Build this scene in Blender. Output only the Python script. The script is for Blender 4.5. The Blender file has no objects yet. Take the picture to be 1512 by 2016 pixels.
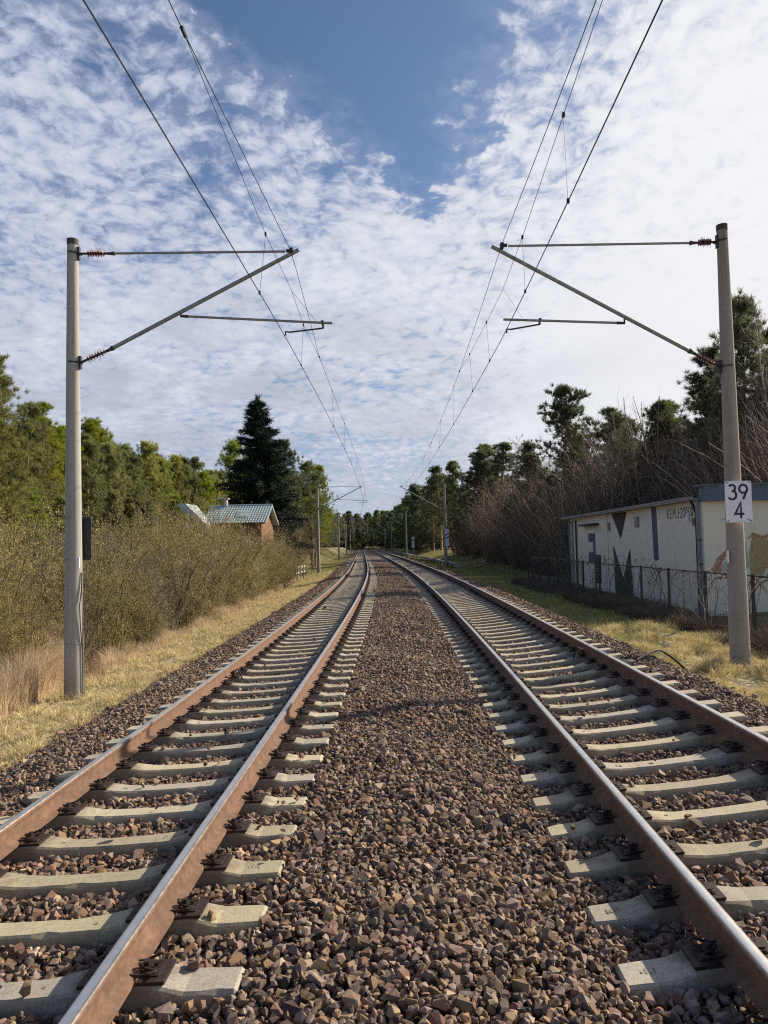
import bpy, bmesh, math, random
import numpy as np
from mathutils import Vector, Matrix
from math import sin, cos, pi, radians

random.seed(7)
RS = np.random.RandomState(11)
sc = bpy.context.scene
col = sc.collection

# ------------------------------------------------------------------ camera
CZ = 2.5
cam_d = bpy.data.cameras.new('camera')
cam = bpy.data.objects.new('camera', cam_d)
col.objects.link(cam)
sc.camera = cam
cam_d.sensor_fit = 'VERTICAL'
cam_d.sensor_height = 36.0
cam_d.lens = 36.0 * 1427.55 / 2016.0
cam_d.clip_start = 0.05
cam_d.clip_end = 4000
PITCH, YAW, ROLL = 0.04404, -0.02935, -0.02159
_f = Vector((sin(YAW) * cos(PITCH), cos(YAW) * cos(PITCH), sin(PITCH)))
_r = Vector((cos(YAW), -sin(YAW), 0))
_u = _r.cross(_f)
_R = _r * cos(ROLL) + _u * sin(ROLL)
_U = -_r * sin(ROLL) + _u * cos(ROLL)
cam.matrix_world = Matrix(((_R.x, _U.x, -_f.x, 0), (_R.y, _U.y, -_f.y, 0), (_R.z, _U.z, -_f.z, CZ), (0, 0, 0, 1)))

# ------------------------------------------------------------------ light
SUN_AZ, SUN_EL = radians(56), radians(31)       # azimuth to the right of the track, elevation
sun_d = bpy.data.lights.new('sun', 'SUN')
sun_d.energy = 5.0
sun_d.angle = radians(0.6)
sun_d.color = (1.0, 0.88, 0.70)
sun = bpy.data.objects.new('sun', sun_d)
col.objects.link(sun)
SUNV = Vector((sin(SUN_AZ) * cos(SUN_EL), cos(SUN_AZ) * cos(SUN_EL), sin(SUN_EL)))
sun.rotation_euler = SUNV.to_track_quat('Z', 'Y').to_euler()
sun.location = (30, 20, 30)
vs = sc.view_settings
vs.view_transform = 'Standard'
vs.look = 'None'
vs.exposure = 0.58
vs.gamma = 1.0
vs.use_curve_mapping = False
sc.cycles.use_denoising = False
sc.cycles.pixel_filter_type = 'BLACKMAN_HARRIS'
sc.cycles.filter_width = 1.15

world = bpy.data.worlds.new('World')
sc.world = world
world.use_nodes = True


def nd(nt, typ, **kw):
    n = nt.nodes.new(typ)
    for k, v in kw.items():
        if k == 'inp':
            for kk, vv in v.items():
                s = n.inputs[kk]
                if isinstance(vv, bpy.types.NodeSocket):
                    nt.links.new(vv, s)
                else:
                    s.default_value = vv
        else:
            setattr(n, k, v)
    return n


def mth(nt, op, a, b=None, c=None, clamp=False):
    n = nt.nodes.new('ShaderNodeMath')
    n.operation = op
    n.use_clamp = clamp
    for i, x in enumerate((a, b, c)):
        if x is None:
            continue
        if isinstance(x, bpy.types.NodeSocket):
            nt.links.new(x, n.inputs[i])
        else:
            n.inputs[i].default_value = x
    return n.outputs[0]


def smooth(nt, x, lo, hi, a=0.0, b=1.0):
    n = nt.nodes.new('ShaderNodeMapRange')
    n.interpolation_type = 'SMOOTHSTEP'
    nt.links.new(x, n.inputs[0])
    for i, v in enumerate((lo, hi, a, b)):
        n.inputs[i + 1].default_value = v
    return n.outputs[0]


def mixc(nt, f, a, b, mode='MIX'):
    n = nt.nodes.new('ShaderNodeMix')
    n.data_type = 'RGBA'
    n.blend_type = mode
    for s, x in ((n.inputs[0], f), (n.inputs[6], a), (n.inputs[7], b)):
        if isinstance(x, bpy.types.NodeSocket):
            nt.links.new(x, s)
        elif isinstance(x, (int, float)):
            s.default_value = x
        else:
            s.default_value = (x[0], x[1], x[2], 1)
    return n.outputs[2]


def build_sky():
    nt = world.node_tree
    nt.nodes.clear()
    out = nd(nt, 'ShaderNodeOutputWorld')
    bg = nd(nt, 'ShaderNodeBackground')
    bg.inputs[1].default_value = 0.1
    nt.links.new(bg.outputs[0], out.inputs[0])
    sky = nd(nt, 'ShaderNodeTexSky', sky_type='NISHITA')
    sky.sun_disc = False
    sky.sun_elevation = SUN_EL
    sky.sun_rotation = SUN_AZ
    sky.air_density = 1.0
    sky.dust_density = 1.2
    sky.ozone_density = 2.0
    tc = nd(nt, 'ShaderNodeTexCoord')
    sep = nd(nt, 'ShaderNodeSeparateXYZ', inp={0: tc.outputs['Generated']})
    X, Y, Z = sep.outputs
    zz = mth(nt, 'ADD', mth(nt, 'MAXIMUM', Z, 0.0), 0.22)
    px = mth(nt, 'DIVIDE', X, zz)
    py = mth(nt, 'DIVIDE', Y, zz)
    cmb = nd(nt, 'ShaderNodeCombineXYZ', inp={0: px, 1: py, 2: 0.0})
    P = cmb.outputs[0]

    def noise(scale, detail, rough=.55, dist=0.0, off=0.0, vec=P):
        m = nd(nt, 'ShaderNodeMapping', inp={0: vec, 1: (off, off * .7, off * .3)})
        n = nd(nt, 'ShaderNodeTexNoise', inp={'Vector': m.outputs[0], 'Scale': scale, 'Detail': detail, 'Roughness': rough, 'Distortion': dist})
        return n.outputs[0]
    warp = nd(nt, 'ShaderNodeTexNoise', inp={'Vector': P, 'Scale': 3.0, 'Detail': 4.0, 'Roughness': .6})
    wv = nd(nt, 'ShaderNodeVectorMath', operation='MULTIPLY_ADD', inp={0: warp.outputs['Color'], 1: (.13, .13, 0), 2: P})
    WP = wv.outputs[0]
    big = noise(2.0, 4.0, .55, 0, 3.1)
    mid = noise(8.0, 5.0, .6, .3, 7.7)
    vor = nd(nt, 'ShaderNodeTexVoronoi', feature='SMOOTH_F1', inp={'Vector': WP, 'Scale': 25.0, 'Smoothness': .6, 'Randomness': 1.0})
    puff = mth(nt, 'SUBTRACT', 1.0, mth(nt, 'MULTIPLY', vor.outputs['Distance'], 1.15))
    fine = noise(38.0, 4.0, .6, .4, 1.3, WP)
    # the blue gap ahead, a wedge opening upwards
    cx = mth(nt, 'MULTIPLY_ADD', mth(nt, 'SUBTRACT', py, .94), .24, -.05)
    hw = mth(nt, 'MULTIPLY_ADD', mth(nt, 'SUBTRACT', 1.36, py), .50, .01)
    edge = mth(nt, 'SUBTRACT', hw, mth(nt, 'ABSOLUTE', mth(nt, 'SUBTRACT', px, cx)))
    edge = mth(nt, 'ADD', edge, mth(nt, 'MULTIPLY', mth(nt, 'SUBTRACT', mid, .5), .36))
    edge = mth(nt, 'ADD', edge, mth(nt, 'MULTIPLY', mth(nt, 'SUBTRACT', noise(22.0, 5.0, .6, .3, 2.2), .5), .20))
    wedge = smooth(nt, edge, -.05, .06)
    # more cover to the right and low down, thinner patches on the left
    right = smooth(nt, px, .12, .55)
    low = smooth(nt, py, 1.15, 1.75)
    lowgap = smooth(nt, py, 2.0, 3.3)
    fine2 = noise(75.0, 5.0, .65, .2, 5.3, WP)
    d = mth(nt, 'MULTIPLY', puff, .30)
    d = mth(nt, 'ADD', d, mth(nt, 'MULTIPLY', fine, .62))
    d = mth(nt, 'ADD', d, mth(nt, 'MULTIPLY', fine2, .22))
    d = mth(nt, 'ADD', d, mth(nt, 'MULTIPLY', mid, .55))
    d = mth(nt, 'ADD', d, mth(nt, 'MULTIPLY', big, .55))
    d = mth(nt, 'ADD', d, mth(nt, 'MULTIPLY', right, .36))
    d = mth(nt, 'ADD', d, mth(nt, 'MULTIPLY', low, .20))
    d = mth(nt, 'SUBTRACT', d, mth(nt, 'MULTIPLY', lowgap, .10))
    d = mth(nt, 'SUBTRACT', d, mth(nt, 'MULTIPLY', wedge, .62))
    veil = mth(nt, 'MULTIPLY', mth(nt, 'SUBTRACT', 1.0, wedge), smooth(nt, mid, .3, .7, .06, .42))
    dens = mth(nt, 'MAXIMUM', smooth(nt, d, .88, 1.26), veil)
    thick = smooth(nt, d, 1.05, 1.55)
    # cloud brightness: glow round the sun, slightly grey bellies
    dot = nd(nt, 'ShaderNodeVectorMath', operation='DOT_PRODUCT', inp={0: tc.outputs['Generated'], 1: tuple(SUNV)})
    glow = smooth(nt, dot.outputs['Value'], .35, .98)
    cA = mixc(nt, thick, (3.15, 3.5, 4.6), (4.65, 4.9, 5.45))
    belly = smooth(nt, noise(3.4, 5.0, .6, .3, 12.0), .35, .70)
    lowb = mth(nt, 'MULTIPLY', belly, smooth(nt, py, 1.2, 2.0))
    cA = mixc(nt, lowb, cA, (3.15, 3.4, 4.1))
    cB = mixc(nt, mth(nt, 'MULTIPLY', glow, smooth(nt, d, .95, 1.55, .30, 1.0)), cA, (6.1, 6.15, 6.3))
    hz = smooth(nt, Z, .0, .16, 1.0, 0.0)
    skyc = mixc(nt, 1.0, sky.outputs[0], (.54, .61, .70), 'MULTIPLY')
    skyc = mixc(nt, mth(nt, 'MULTIPLY', hz, .75), skyc, (3.2, 3.7, 4.5))
    base = mixc(nt, dens, skyc, cB)
    base = mixc(nt, smooth(nt, Z, -.02, .0, 1.0, 0.0), base, (.6, .55, .48))
    nt.links.new(base, bg.inputs[0])


build_sky()

# ------------------------------------------------------------------ track geometry
SS = np.arange(0, 460, .5)
KK = np.interp(SS, [0, 45, 80, 255, 270, 360, 380], [.00094, .00094, 0, 0, .0030, .0030, 0])
TH = np.cumsum(KK) * .5 + .0014
XX = np.cumsum(TH) * .5
XL, XR, HL, HR, CL, CR = -2.124, 2.314, -1.904, -1.798, .077, .155
SEAT = .185


def px_(s):
    s = np.asarray(s, float)
    return np.where(s < 0, -.0014 * s, -np.interp(s, SS, XX))


def th_(s):
    return np.interp(s, SS, TH)


def W(s, off, z):
    """track coordinates (along, across, height) to a world point"""
    t = float(th_(s))
    return Vector((float(px_(s)) + off * cos(t), s + off * sin(t), z))


def seatL(o): return CZ + HL + CL / 1.5 * (np.asarray(o) - XL) - SEAT
def seatR(o): return CZ + HR + CR / 1.5 * (np.asarray(o) - XR) - SEAT


ZB_O = [-4.75, -4.5, -3.95, -3.45, -3.2, -1.0, -.78, .1, .98, 1.2, 3.4, 3.64, 4.1, 4.85, 5.1]
ZB_Z = [-.05, .05, float(seatL(-3.9)) - .075, float(seatL(-3.42)) - .06, float(seatL(-3.2)) - .10, float(seatL(-1.)) - .10,
        float(seatL(-.8)) - .062, .42, float(seatR(1.)) - .058, float(seatR(1.2)) - .095, float(seatR(3.4)) - .105, float(seatR(3.6)) - .07,
        float(seatR(4.0)) - .14, .14, .05]


def zbed(o): return np.interp(o, ZB_O, ZB_Z)


def sst(x, a, b):
    t = np.clip((np.asarray(x, float) - a) / (b - a), 0, 1)
    return t * t * (3 - 2 * t)


def zground(o, s):
    o = np.asarray(o, float)
    s = np.asarray(s, float)
    z = np.interp(o, [-300, -40, -12, -7, -6, -4.6, -4.2, -3, 3, 4.5, 4.9, 6, 8, 9.7, 14, 40, 300],
                  [4, 0.3, -.45, -.34, -.2, .02, -.15, -.2, -.2, -.15, .12, .17, .02, -.05, .0, 1.0, 5])
    z = z + 2.0 * sst(-o, 5.4, 9.5) * sst(s, 85, 135)
    z = z + 1.0 * sst(o, 7.5, 13) * sst(s, 55, 105)
    z = z + .06 * np.sin(o * 1.3 + s * .31) * np.cos(s * .83 - o * .4) * (np.abs(o) > 5.2) + .025 * np.sin(o * 4.1 + 1.7 * s) * (np.abs(o) > 5.0)
    return z


def gz(x, y):
    return float(zground(x - float(px_(y)), y))


# ------------------------------------------------------------------ mesh helpers
def mesh_np(name, V, parts, mats, smooth_=False, attrs=None):
    """parts: list of (faces ndarray (n,k), material index)"""
    me = bpy.data.meshes.new(name)
    V = np.asarray(V, np.float32)
    me.vertices.add(len(V))
    me.vertices.foreach_set('co', V.ravel())
    loops = np.concatenate([np.asarray(f, np.int32).ravel() for f, _ in parts])
    tot = np.concatenate([np.full(len(f), f.shape[1], np.int32) for f, _ in parts])
    mi = np.concatenate([np.full(len(f), m, np.int32) for f, m in parts])
    st = np.concatenate([[0], np.cumsum(tot)[:-1]]).astype(np.int32)
    me.loops.add(len(loops))
    me.loops.foreach_set('vertex_index', loops)
    me.polygons.add(len(tot))
    me.polygons.foreach_set('loop_start', st)
    me.polygons.foreach_set('loop_total', tot)
    me.polygons.foreach_set('material_index', mi)
    if smooth_:
        me.polygons.foreach_set('use_smooth', np.ones(len(tot), bool))
    for m in mats:
        me.materials.append(m)
    me.update(calc_edges=True)
    me.validate()
    return me


def link(name, me, parent=None, loc=None, rot=None):
    o = bpy.data.objects.new(name, me)
    col.objects.link(o)
    if parent is not None:
        o.parent = parent
    if loc is not None:
        o.location = loc
    if rot is not None:
        o.rotation_euler = rot
    return o


def tag(o, label=None, cat=None, group=None, kind=None):
    for k, v in (('label', label), ('category', cat), ('group', group), ('kind', kind)):
        if v:
            o[k] = v
    return o


def empty(name, loc=(0, 0, 0), rz=0.0, label=None, cat=None, group=None):
    o = bpy.data.objects.new(name, None)
    col.objects.link(o)
    o.location = loc
    o.rotation_euler = (0, 0, rz)
    o.empty_display_size = .2
    return tag(o, label, cat, group)


def dup(src, loc=None, rz=None, label=None, scale=None):
    r = src.copy()
    col.objects.link(r)
    if loc is not None:
        r.location = loc
    if rz is not None:
        r.rotation_euler = (0, 0, rz)
    if scale is not None:
        r.scale = scale if hasattr(scale, '__len__') else (scale,) * 3
    if label:
        r['label'] = label
    for ch in list(src.children):
        c = ch.copy()
        col.objects.link(c)
        c.parent = r
        for g in list(ch.children):
            d = g.copy()
            col.objects.link(d)
            d.parent = c
    return r


class B:
    """collects simple shapes for ONE mesh object"""
    def __init__(self):
        self.v, self.f, self.m = [], [], []

    def add(self, vs_, fs, m=0):
        b = len(self.v)
        self.v += [tuple(v) for v in vs_]
        self.f += [tuple(i + b for i in f) for f in fs]
        self.m += [m] * len(fs)
        return self

    def box(self, a, b, m=0, mat=None):
        x0, y0, z0 = a
        x1, y1, z1 = b
        v = [(x0, y0, z0), (x1, y0, z0), (x1, y1, z0), (x0, y1, z0), (x0, y0, z1), (x1, y0, z1), (x1, y1, z1), (x0, y1, z1)]
        if mat is not None:
            v = [tuple(mat @ Vector(p)) for p in v]
        return self.add(v, [(0, 3, 2, 1), (4, 5, 6, 7), (0, 1, 5, 4), (1, 2, 6, 5), (2, 3, 7, 6), (3, 0, 4, 7)], m)

    def tube(self, pts, r, n=8, m=0, cap=True):
        pts = [Vector(p) for p in pts]
        rs = r if hasattr(r, '__len__') else [r] * len(pts)
        rings = []
        prev = None
        for i, p in enumerate(pts):
            d = (pts[min(i + 1, len(pts) - 1)] - pts[max(i - 1, 0)]).normalized()
            if prev is None:
                a = Vector((0, 0, 1)) if abs(d.z) < .9 else Vector((0, 1, 0))
                u = d.cross(a).normalized()
            else:
                u = (prev - d * prev.dot(d)).normalized()
            prev = u
            w = d.cross(u)
            rings.append([p + (u * cos(2 * pi * k / n) + w * sin(2 * pi * k / n)) * rs[i] for k in range(n)])
        vs_ = [q for rg in rings for q in rg]
        fs = []
        for i in range(len(pts) - 1):
            for k in range(n):
                a, b = i * n + k, i * n + (k + 1) % n
                fs.append((a, b, b + n, a + n))
        if cap:
            fs.append(tuple(range(n - 1, -1, -1)))
            fs.append(tuple((len(pts) - 1) * n + k for k in range(n)))
        return self.add(vs_, fs, m)

    def prism(self, poly, a, b, fn, m=0):
        """poly: 2D outline, extruded from depth a to b; fn(u, v, d) -> 3D"""
        n = len(poly)
        v = [fn(u, w, a) for u, w in poly] + [fn(u, w, b) for u, w in poly]
        fs = [tuple(range(n - 1, -1, -1)), tuple(range(n, 2 * n))]
        fs += [(i, (i + 1) % n, (i + 1) % n + n, i + n) for i in range(n)]
        return self.add(v, fs, m)

    def mesh(self, name, mats, smooth_=False, angle=None):
        me = bpy.data.meshes.new(name)
        me.from_pydata(self.v, [], self.f)
        for m in (mats if isinstance(mats, (list, tuple)) else [mats]):
            me.materials.append(m)
        me.polygons.foreach_set('material_index', self.m)
        bm = bmesh.new()
        bm.from_mesh(me)
        bmesh.ops.recalc_face_normals(bm, faces=bm.faces)
        if smooth_:
            for f in bm.faces:
                f.smooth = True
            for e in bm.edges:
                if len(e.link_faces) == 2 and e.calc_face_angle(0) > (angle or .7):
                    e.smooth = False
        bm.to_mesh(me)
        bm.free()
        return me

    def obj(self, name, mats, parent=None, smooth_=False, loc=None, rot=None, angle=None):
        return link(name, self.mesh(name, mats, smooth_, angle), parent, loc, rot)


def seg_mesh(P0, P1, R0, R1, n=3, base=0):
    """n-sided tapered prisms for many segments at once"""
    P0, P1 = np.asarray(P0, float), np.asarray(P1, float)
    R0, R1 = np.asarray(R0, float), np.asarray(R1, float)
    d = P1 - P0
    d /= (np.linalg.norm(d, axis=1)[:, None] + 1e-9)
    a = np.where(np.abs(d[:, 2:3]) < .9, np.array([[0, 0, 1.]]), np.array([[0, 1., 0]]))
    u = np.cross(d, a)
    u /= (np.linalg.norm(u, axis=1)[:, None] + 1e-9)
    w = np.cross(d, u)
    N = len(P0)
    V = np.zeros((N, 2 * n, 3))
    for k in range(n):
        c = u * cos(2 * pi * k / n) + w * sin(2 * pi * k / n)
        V[:, k] = P0 + c * R0[:, None]
        V[:, n + k] = P1 + c * R1[:, None]
    F = []
    ix = (np.arange(N) * 2 * n)[:, None] + base
    for k in range(n):
        k2 = (k + 1) % n
        F.append(ix + np.array([[k, k2, n + k2, n + k]]))
    return V.reshape(-1, 3), np.concatenate(F)


# ------------------------------------------------------------------ materials
def mat(name, color=(.5, .5, .5), rough=.8, metal=0.0, spec=.4, noise=None, bump=None, rnd=None, trans=None, layers=()):
    """noise: (scale, amount, detail); bump: (scale, strength, distance); rnd: per-object value spread"""
    m = bpy.data.materials.new(name)
    m.use_nodes = True
    nt = m.node_tree
    bs = nt.nodes['Principled BSDF']
    bs.inputs['Roughness'].default_value = rough
    bs.inputs['Metallic'].default_value = metal
    bs.inputs['Specular IOR Level'].default_value = spec
    tc = nd(nt, 'ShaderNodeTexCoord')
    geo = nd(nt, 'ShaderNodeNewGeometry')
    c = (color[0], color[1], color[2])
    cur = nd(nt, 'ShaderNodeRGB')
    cur.outputs[0].default_value = (*c, 1)
    cur = cur.outputs[0]
    src = geo.outputs['Position']
    for (scale, lo, hi, c2, amt, detail) in layers:
        n = nd(nt, 'ShaderNodeTexNoise', inp={'Vector': src, 'Scale': scale, 'Detail': detail, 'Roughness': .6})
        f = smooth(nt, n.outputs[0], lo, hi, 0.0, amt)
        cur = mixc(nt, f, cur, c2)
    if noise:
        n = nd(nt, 'ShaderNodeTexNoise', inp={'Vector': src, 'Scale': noise[0], 'Detail': noise[2], 'Roughness': .65})
        v = smooth(nt, n.outputs[0], .3, .7, 1 - noise[1], 1 + noise[1])
        cc = nd(nt, 'ShaderNodeCombineColor', inp={0: v, 1: v, 2: v})
        cur = mixc(nt, 1.0, cur, cc.outputs[0], 'MULTIPLY')
    if rnd:
        oi = nd(nt, 'ShaderNodeObjectInfo')
        hs = nd(nt, 'ShaderNodeHueSaturation', inp={'Color': cur})
        nt.links.new(smooth(nt, oi.outputs['Random'], 0, 1, 1 - rnd[0], 1 + rnd[0]), hs.inputs['Value'])
        r2 = mth(nt, 'FRACT', mth(nt, 'MULTIPLY', oi.outputs['Random'], 17.31))
        nt.links.new(smooth(nt, r2, 0, 1, .5 - rnd[1], .5 + rnd[1]), hs.inputs['Hue'])
        nt.links.new(smooth(nt, mth(nt, 'FRACT', mth(nt, 'MULTIPLY', oi.outputs['Random'], 5.77)), 0, 1, .75, 1.25), hs.inputs['Saturation'])
        cur = hs.outputs[0]
    nt.links.new(cur, bs.inputs['Base Color'])
    if bump:
        n = nd(nt, 'ShaderNodeTexNoise', inp={'Vector': src, 'Scale': bump[0], 'Detail': 4.0, 'Roughness': .6})
        b = nd(nt, 'ShaderNodeBump', inp={'Height': n.outputs[0], 'Strength': bump[1], 'Distance': bump[2]})
        nt.links.new(b.outputs[0], bs.inputs['Normal'])
    if trans:
        tl = nd(nt, 'ShaderNodeBsdfTranslucent')
        nt.links.new(cur, tl.inputs[0])
        mx = nd(nt, 'ShaderNodeMixShader')
        mx.inputs[0].default_value = trans
        nt.links.new(bs.outputs[0], mx.inputs[1])
        nt.links.new(tl.outputs[0], mx.inputs[2])
        nt.links.new(mx.outputs[0], nt.nodes['Material Output'].inputs[0])
    return m


M = {}
M['sleeper'] = mat('sleeper_concrete', (.40, .355, .272), .9, noise=(60, .18, 6), bump=(220, .35, .004), rnd=(.15, .010),
                   layers=((9, .50, .75, (.23, .20, .155), .55, 6), (90, .60, .72, (.17, .14, .11), .7, 3), (140, .62, .75, (.52, .50, .42), .6, 3)))
M['railtop'] = mat('polished_rail_head', (.80, .77, .73), .36, metal=1.0, noise=(8, .08, 3))
M['rust'] = mat('rusty_rail_side', (.165, .094, .062), .85, noise=(14, .26, 6), bump=(90, .3, .002),
                layers=((4, .5, .7, (.22, .125, .08), .6, 5), (30, .52, .72, (.10, .058, .042), .6, 5), (1.3, .5, .7, (.12, .075, .055), .5, 4)))
M['headside'] = mat('dull_rail_head_edge', (.26, .225, .20), .45, metal=.6, noise=(20, .3, 5))
M['clip'] = mat('dark_rail_fastening', (.040, .028, .024), .6, metal=.3, noise=(60, .3, 3))
M['stone'] = mat('crushed_ballast_stone', (.205, .138, .100), .92, noise=(38, .22, 5), rnd=(.30, .018), bump=(60, .4, .006))


def sleeper_dust(m):
    nt = m.node_tree
    bs = nt.nodes['Principled BSDF']
    src = bs.inputs['Base Color'].links[0].from_socket
    tc = nd(nt, 'ShaderNodeTexCoord')
    sp = nd(nt, 'ShaderNodeSeparateXYZ', inp={0: tc.outputs['Object']})
    geo = nd(nt, 'ShaderNodeNewGeometry')
    n = nd(nt, 'ShaderNodeTexNoise', inp={'Vector': geo.outputs['Position'], 'Scale': 7.0, 'Detail': 7.0, 'Roughness': .7})
    a = mth(nt, 'ABSOLUTE', mth(nt, 'SUBTRACT', mth(nt, 'ABSOLUTE', sp.outputs[0]), .75))
    f = smooth(nt, mth(nt, 'ADD', a, mth(nt, 'MULTIPLY', mth(nt, 'SUBTRACT', n.outputs[0], .5), .7)), .12, .34, .72, 0.0)
    c = mixc(nt, f, src, (.15, .105, .075))
    # brown dust in the low middle; flanks darker brown towards the bottom
    g = smooth(nt, mth(nt, 'ADD', sp.outputs[2], mth(nt, 'MULTIPLY', mth(nt, 'SUBTRACT', n.outputs[0], .5), .12)), -.06, -.12, 0.0, .6)
    c = mixc(nt, g, c, (.16, .125, .095))
    nt.links.new(c, bs.inputs['Base Color'])


sleeper_dust(M['sleeper'])


def stone_tones(m):
    nt = m.node_tree
    hs = [n for n in nt.nodes if n.type == 'HUE_SAT'][0]
    oi = [n for n in nt.nodes if n.type == 'OBJECT_INFO'][0]
    r = mth(nt, 'FRACT', mth(nt, 'MULTIPLY', oi.outputs['Random'], 43.7))
    src = hs.inputs['Color'].links[0].from_socket
    dark = mixc(nt, smooth(nt, r, .30, .05), src, (.065, .046, .040))
    tan_ = mixc(nt, smooth(nt, r, .82, 1.0), dark, (.34, .25, .17))
    nt.links.new(tan_, hs.inputs['Color'])


stone_tones(M['stone'])
M['bed'] = mat('ballast_bed', (.118, .086, .070), .95, noise=(22, .5, 6), bump=(24, 1.0, .035),
               layers=((45, .52, .64, (.030, .022, .020), .85, 4), (38, .56, .66, (.27, .21, .17), .6, 3), (.6, .45, .7, (.09, .062, .052), .5, 3)))
M['pole'] = mat('spun_concrete_pole', (.36, .345, .325), .85, noise=(70, .10, 5), bump=(150, .15, .003),
                layers=((2.2, .5, .75, (.29, .28, .27), .5, 5), (26, .62, .72, (.22, .20, .19), .5, 4)))
M['poler'] = mat('brownish_concrete_pole', (.31, .285, .255), .88, noise=(60, .13, 5), bump=(150, .2, .003),
                 layers=((2.0, .5, .75, (.24, .21, .185), .5, 5), (22, .60, .72, (.17, .145, .125), .5, 4)))
def streaks(m, c2):
    nt = m.node_tree
    bs = nt.nodes['Principled BSDF']
    src = bs.inputs['Base Color'].links[0].from_socket
    geo = nd(nt, 'ShaderNodeNewGeometry')
    mp = nd(nt, 'ShaderNodeMapping', inp={0: geo.outputs['Position'], 3: (26, 26, .55)})
    n = nd(nt, 'ShaderNodeTexNoise', inp={'Vector': mp.outputs[0], 'Scale': 1.0, 'Detail': 6.0, 'Roughness': .65})
    sp = nd(nt, 'ShaderNodeSeparateXYZ', inp={0: geo.outputs['Position']})
    foot = smooth(nt, mth(nt, 'ADD', sp.outputs[2], mth(nt, 'MULTIPLY', n.outputs[0], .5)), .15, .75, .65, 0.0)
    f = mth(nt, 'MAXIMUM', smooth(nt, n.outputs[0], .50, .68, 0.0, .55), foot)
    nt.links.new(mixc(nt, f, src, c2), bs.inputs['Base Color'])


streaks(M['pole'], (.22, .205, .18))
streaks(M['poler'], (.19, .165, .14))
M['cap'] = mat('dark_pole_cap', (.07, .06, .055), .8)
M['galv'] = mat('galvanised_tube', (.30, .31, .32), .5, metal=.55, noise=(18, .2, 4))
M['iron'] = mat('dark_iron_fitting', (.055, .055, .06), .6, metal=.5, noise=(40, .3, 3))
M['insul'] = mat('brown_insulator', (.13, .035, .03), .35, spec=.6, noise=(50, .2, 3))
M['redwhisk'] = mat('red_bird_guard', (.24, .05, .045), .6)
M['wire'] = mat('dark_copper_wire', (.035, .036, .042), .55, metal=.3)
M['white'] = mat('white_enamel', (.74, .77, .86), .45, noise=(6, .03, 3))
M['ink'] = mat('dark_blue_print', (.02, .022, .055), .5)
M['blackp'] = mat('black_print', (.02, .02, .02), .55)
M['signback'] = mat('dark_sign_back', (.035, .035, .045), .6, metal=.2, noise=(40, .2, 3))
M['plaster'] = mat('cream_rendered_wall', (.74, .70, .58), .92, noise=(35, .08, 6), bump=(120, .25, .004),
                   layers=((1.1, .48, .72, (.60, .57, .50), .6, 6), (6, .56, .74, (.44, .42, .38), .6, 6), (40, .62, .7, (.34, .30, .24), .5, 3)))
M['paint_grey'] = mat('slate_wall_paint', (.105, .105, .145), .9, noise=(25, .25, 5))
M['paint_dark'] = mat('black_brown_wall_paint', (.055, .048, .052), .9, noise=(25, .3, 5))
M['fascia'] = mat('blue_grey_fascia', (.10, .125, .185), .7, noise=(10, .15, 5))
M['eave'] = mat('grey_eave_board', (.26, .26, .255), .7, noise=(10, .2, 5))
M['roofing'] = mat('roofing_felt', (.10, .10, .10), .95, noise=(5, .3, 5))
M['pipe'] = mat('grey_drain_pipe', (.23, .235, .25), .6, noise=(15, .2, 4))
M['orange'] = mat('orange_wall_paint', (.38, .18, .10), .9, noise=(20, .25, 5), layers=((5, .5, .62, (.42, .36, .26), .8, 5), (30, .5, .65, (.55, .50, .40), .6, 5)))
M['teal'] = mat('pale_teal_wall_paint', (.26, .40, .33), .9, noise=(20, .15, 5), layers=((6, .48, .62, (.50, .52, .42), .85, 5), (30, .5, .65, (.55, .52, .42), .6, 5)))
M['ochre'] = mat('ochre_wall_paint', (.36, .29, .12), .9, noise=(20, .2, 5), layers=((6, .5, .62, (.30, .20, .11), .8, 5), (30, .5, .65, (.55, .50, .40), .6, 5)))
M['fence'] = mat('dark_fence_steel', (.05, .052, .055), .65, metal=.2, noise=(20, .3, 4))
M['wood'] = mat('weathered_wood', (.40, .37, .32), .9, noise=(30, .25, 5))
M['timber'] = mat('orange_brown_boards', (.21, .105, .055), .8, noise=(12, .25, 5))
M['tile'] = mat('glazed_green_roof_tile', (.33, .41, .42), .30, spec=.8, noise=(20, .12, 4))
M['paleroof'] = mat('pale_sheet_roof', (.42, .47, .47), .35, spec=.6, noise=(12, .12, 4))
M['concrete'] = mat('pale_concrete', (.36, .345, .31), .9, noise=(20, .2, 5))
M['ground'] = mat('verge_soil', (.130, .105, .055), .95, noise=(7, .3, 6), bump=(14, .8, .05),
                  layers=((1.2, .42, .62, (.21, .20, .08), .75, 5), (3.5, .52, .72, (.23, .185, .095), .8, 5), (20, .6, .7, (.05, .04, .025), .6, 4)))
M['straw'] = mat('dry_straw_grass', (.62, .52, .28), .9, trans=.25, noise=(9, .5, 5), layers=((1.3, .55, .75, (.42, .38, .19), .5, 4), (6, .55, .7, (.29, .20, .10), .7, 3)))
M['grass'] = mat('spring_grass', (.29, .30, .105), .9, trans=.3, noise=(7, .5, 5), layers=((1.5, .45, .65, (.36, .31, .13), .85, 4), (5, .55, .7, (.10, .085, .045), .6, 3)))
M['reed'] = mat('dry_reed_grass', (.62, .49, .34), .9, trans=.25, noise=(1.5, .22, 4), layers=((3, .5, .7, (.24, .17, .115), .6, 3),))
M['twig_olive'] = mat('olive_bush_twig', (.190, .152, .080), .85, rnd=(.25, .010), noise=(3, .3, 3))
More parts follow.
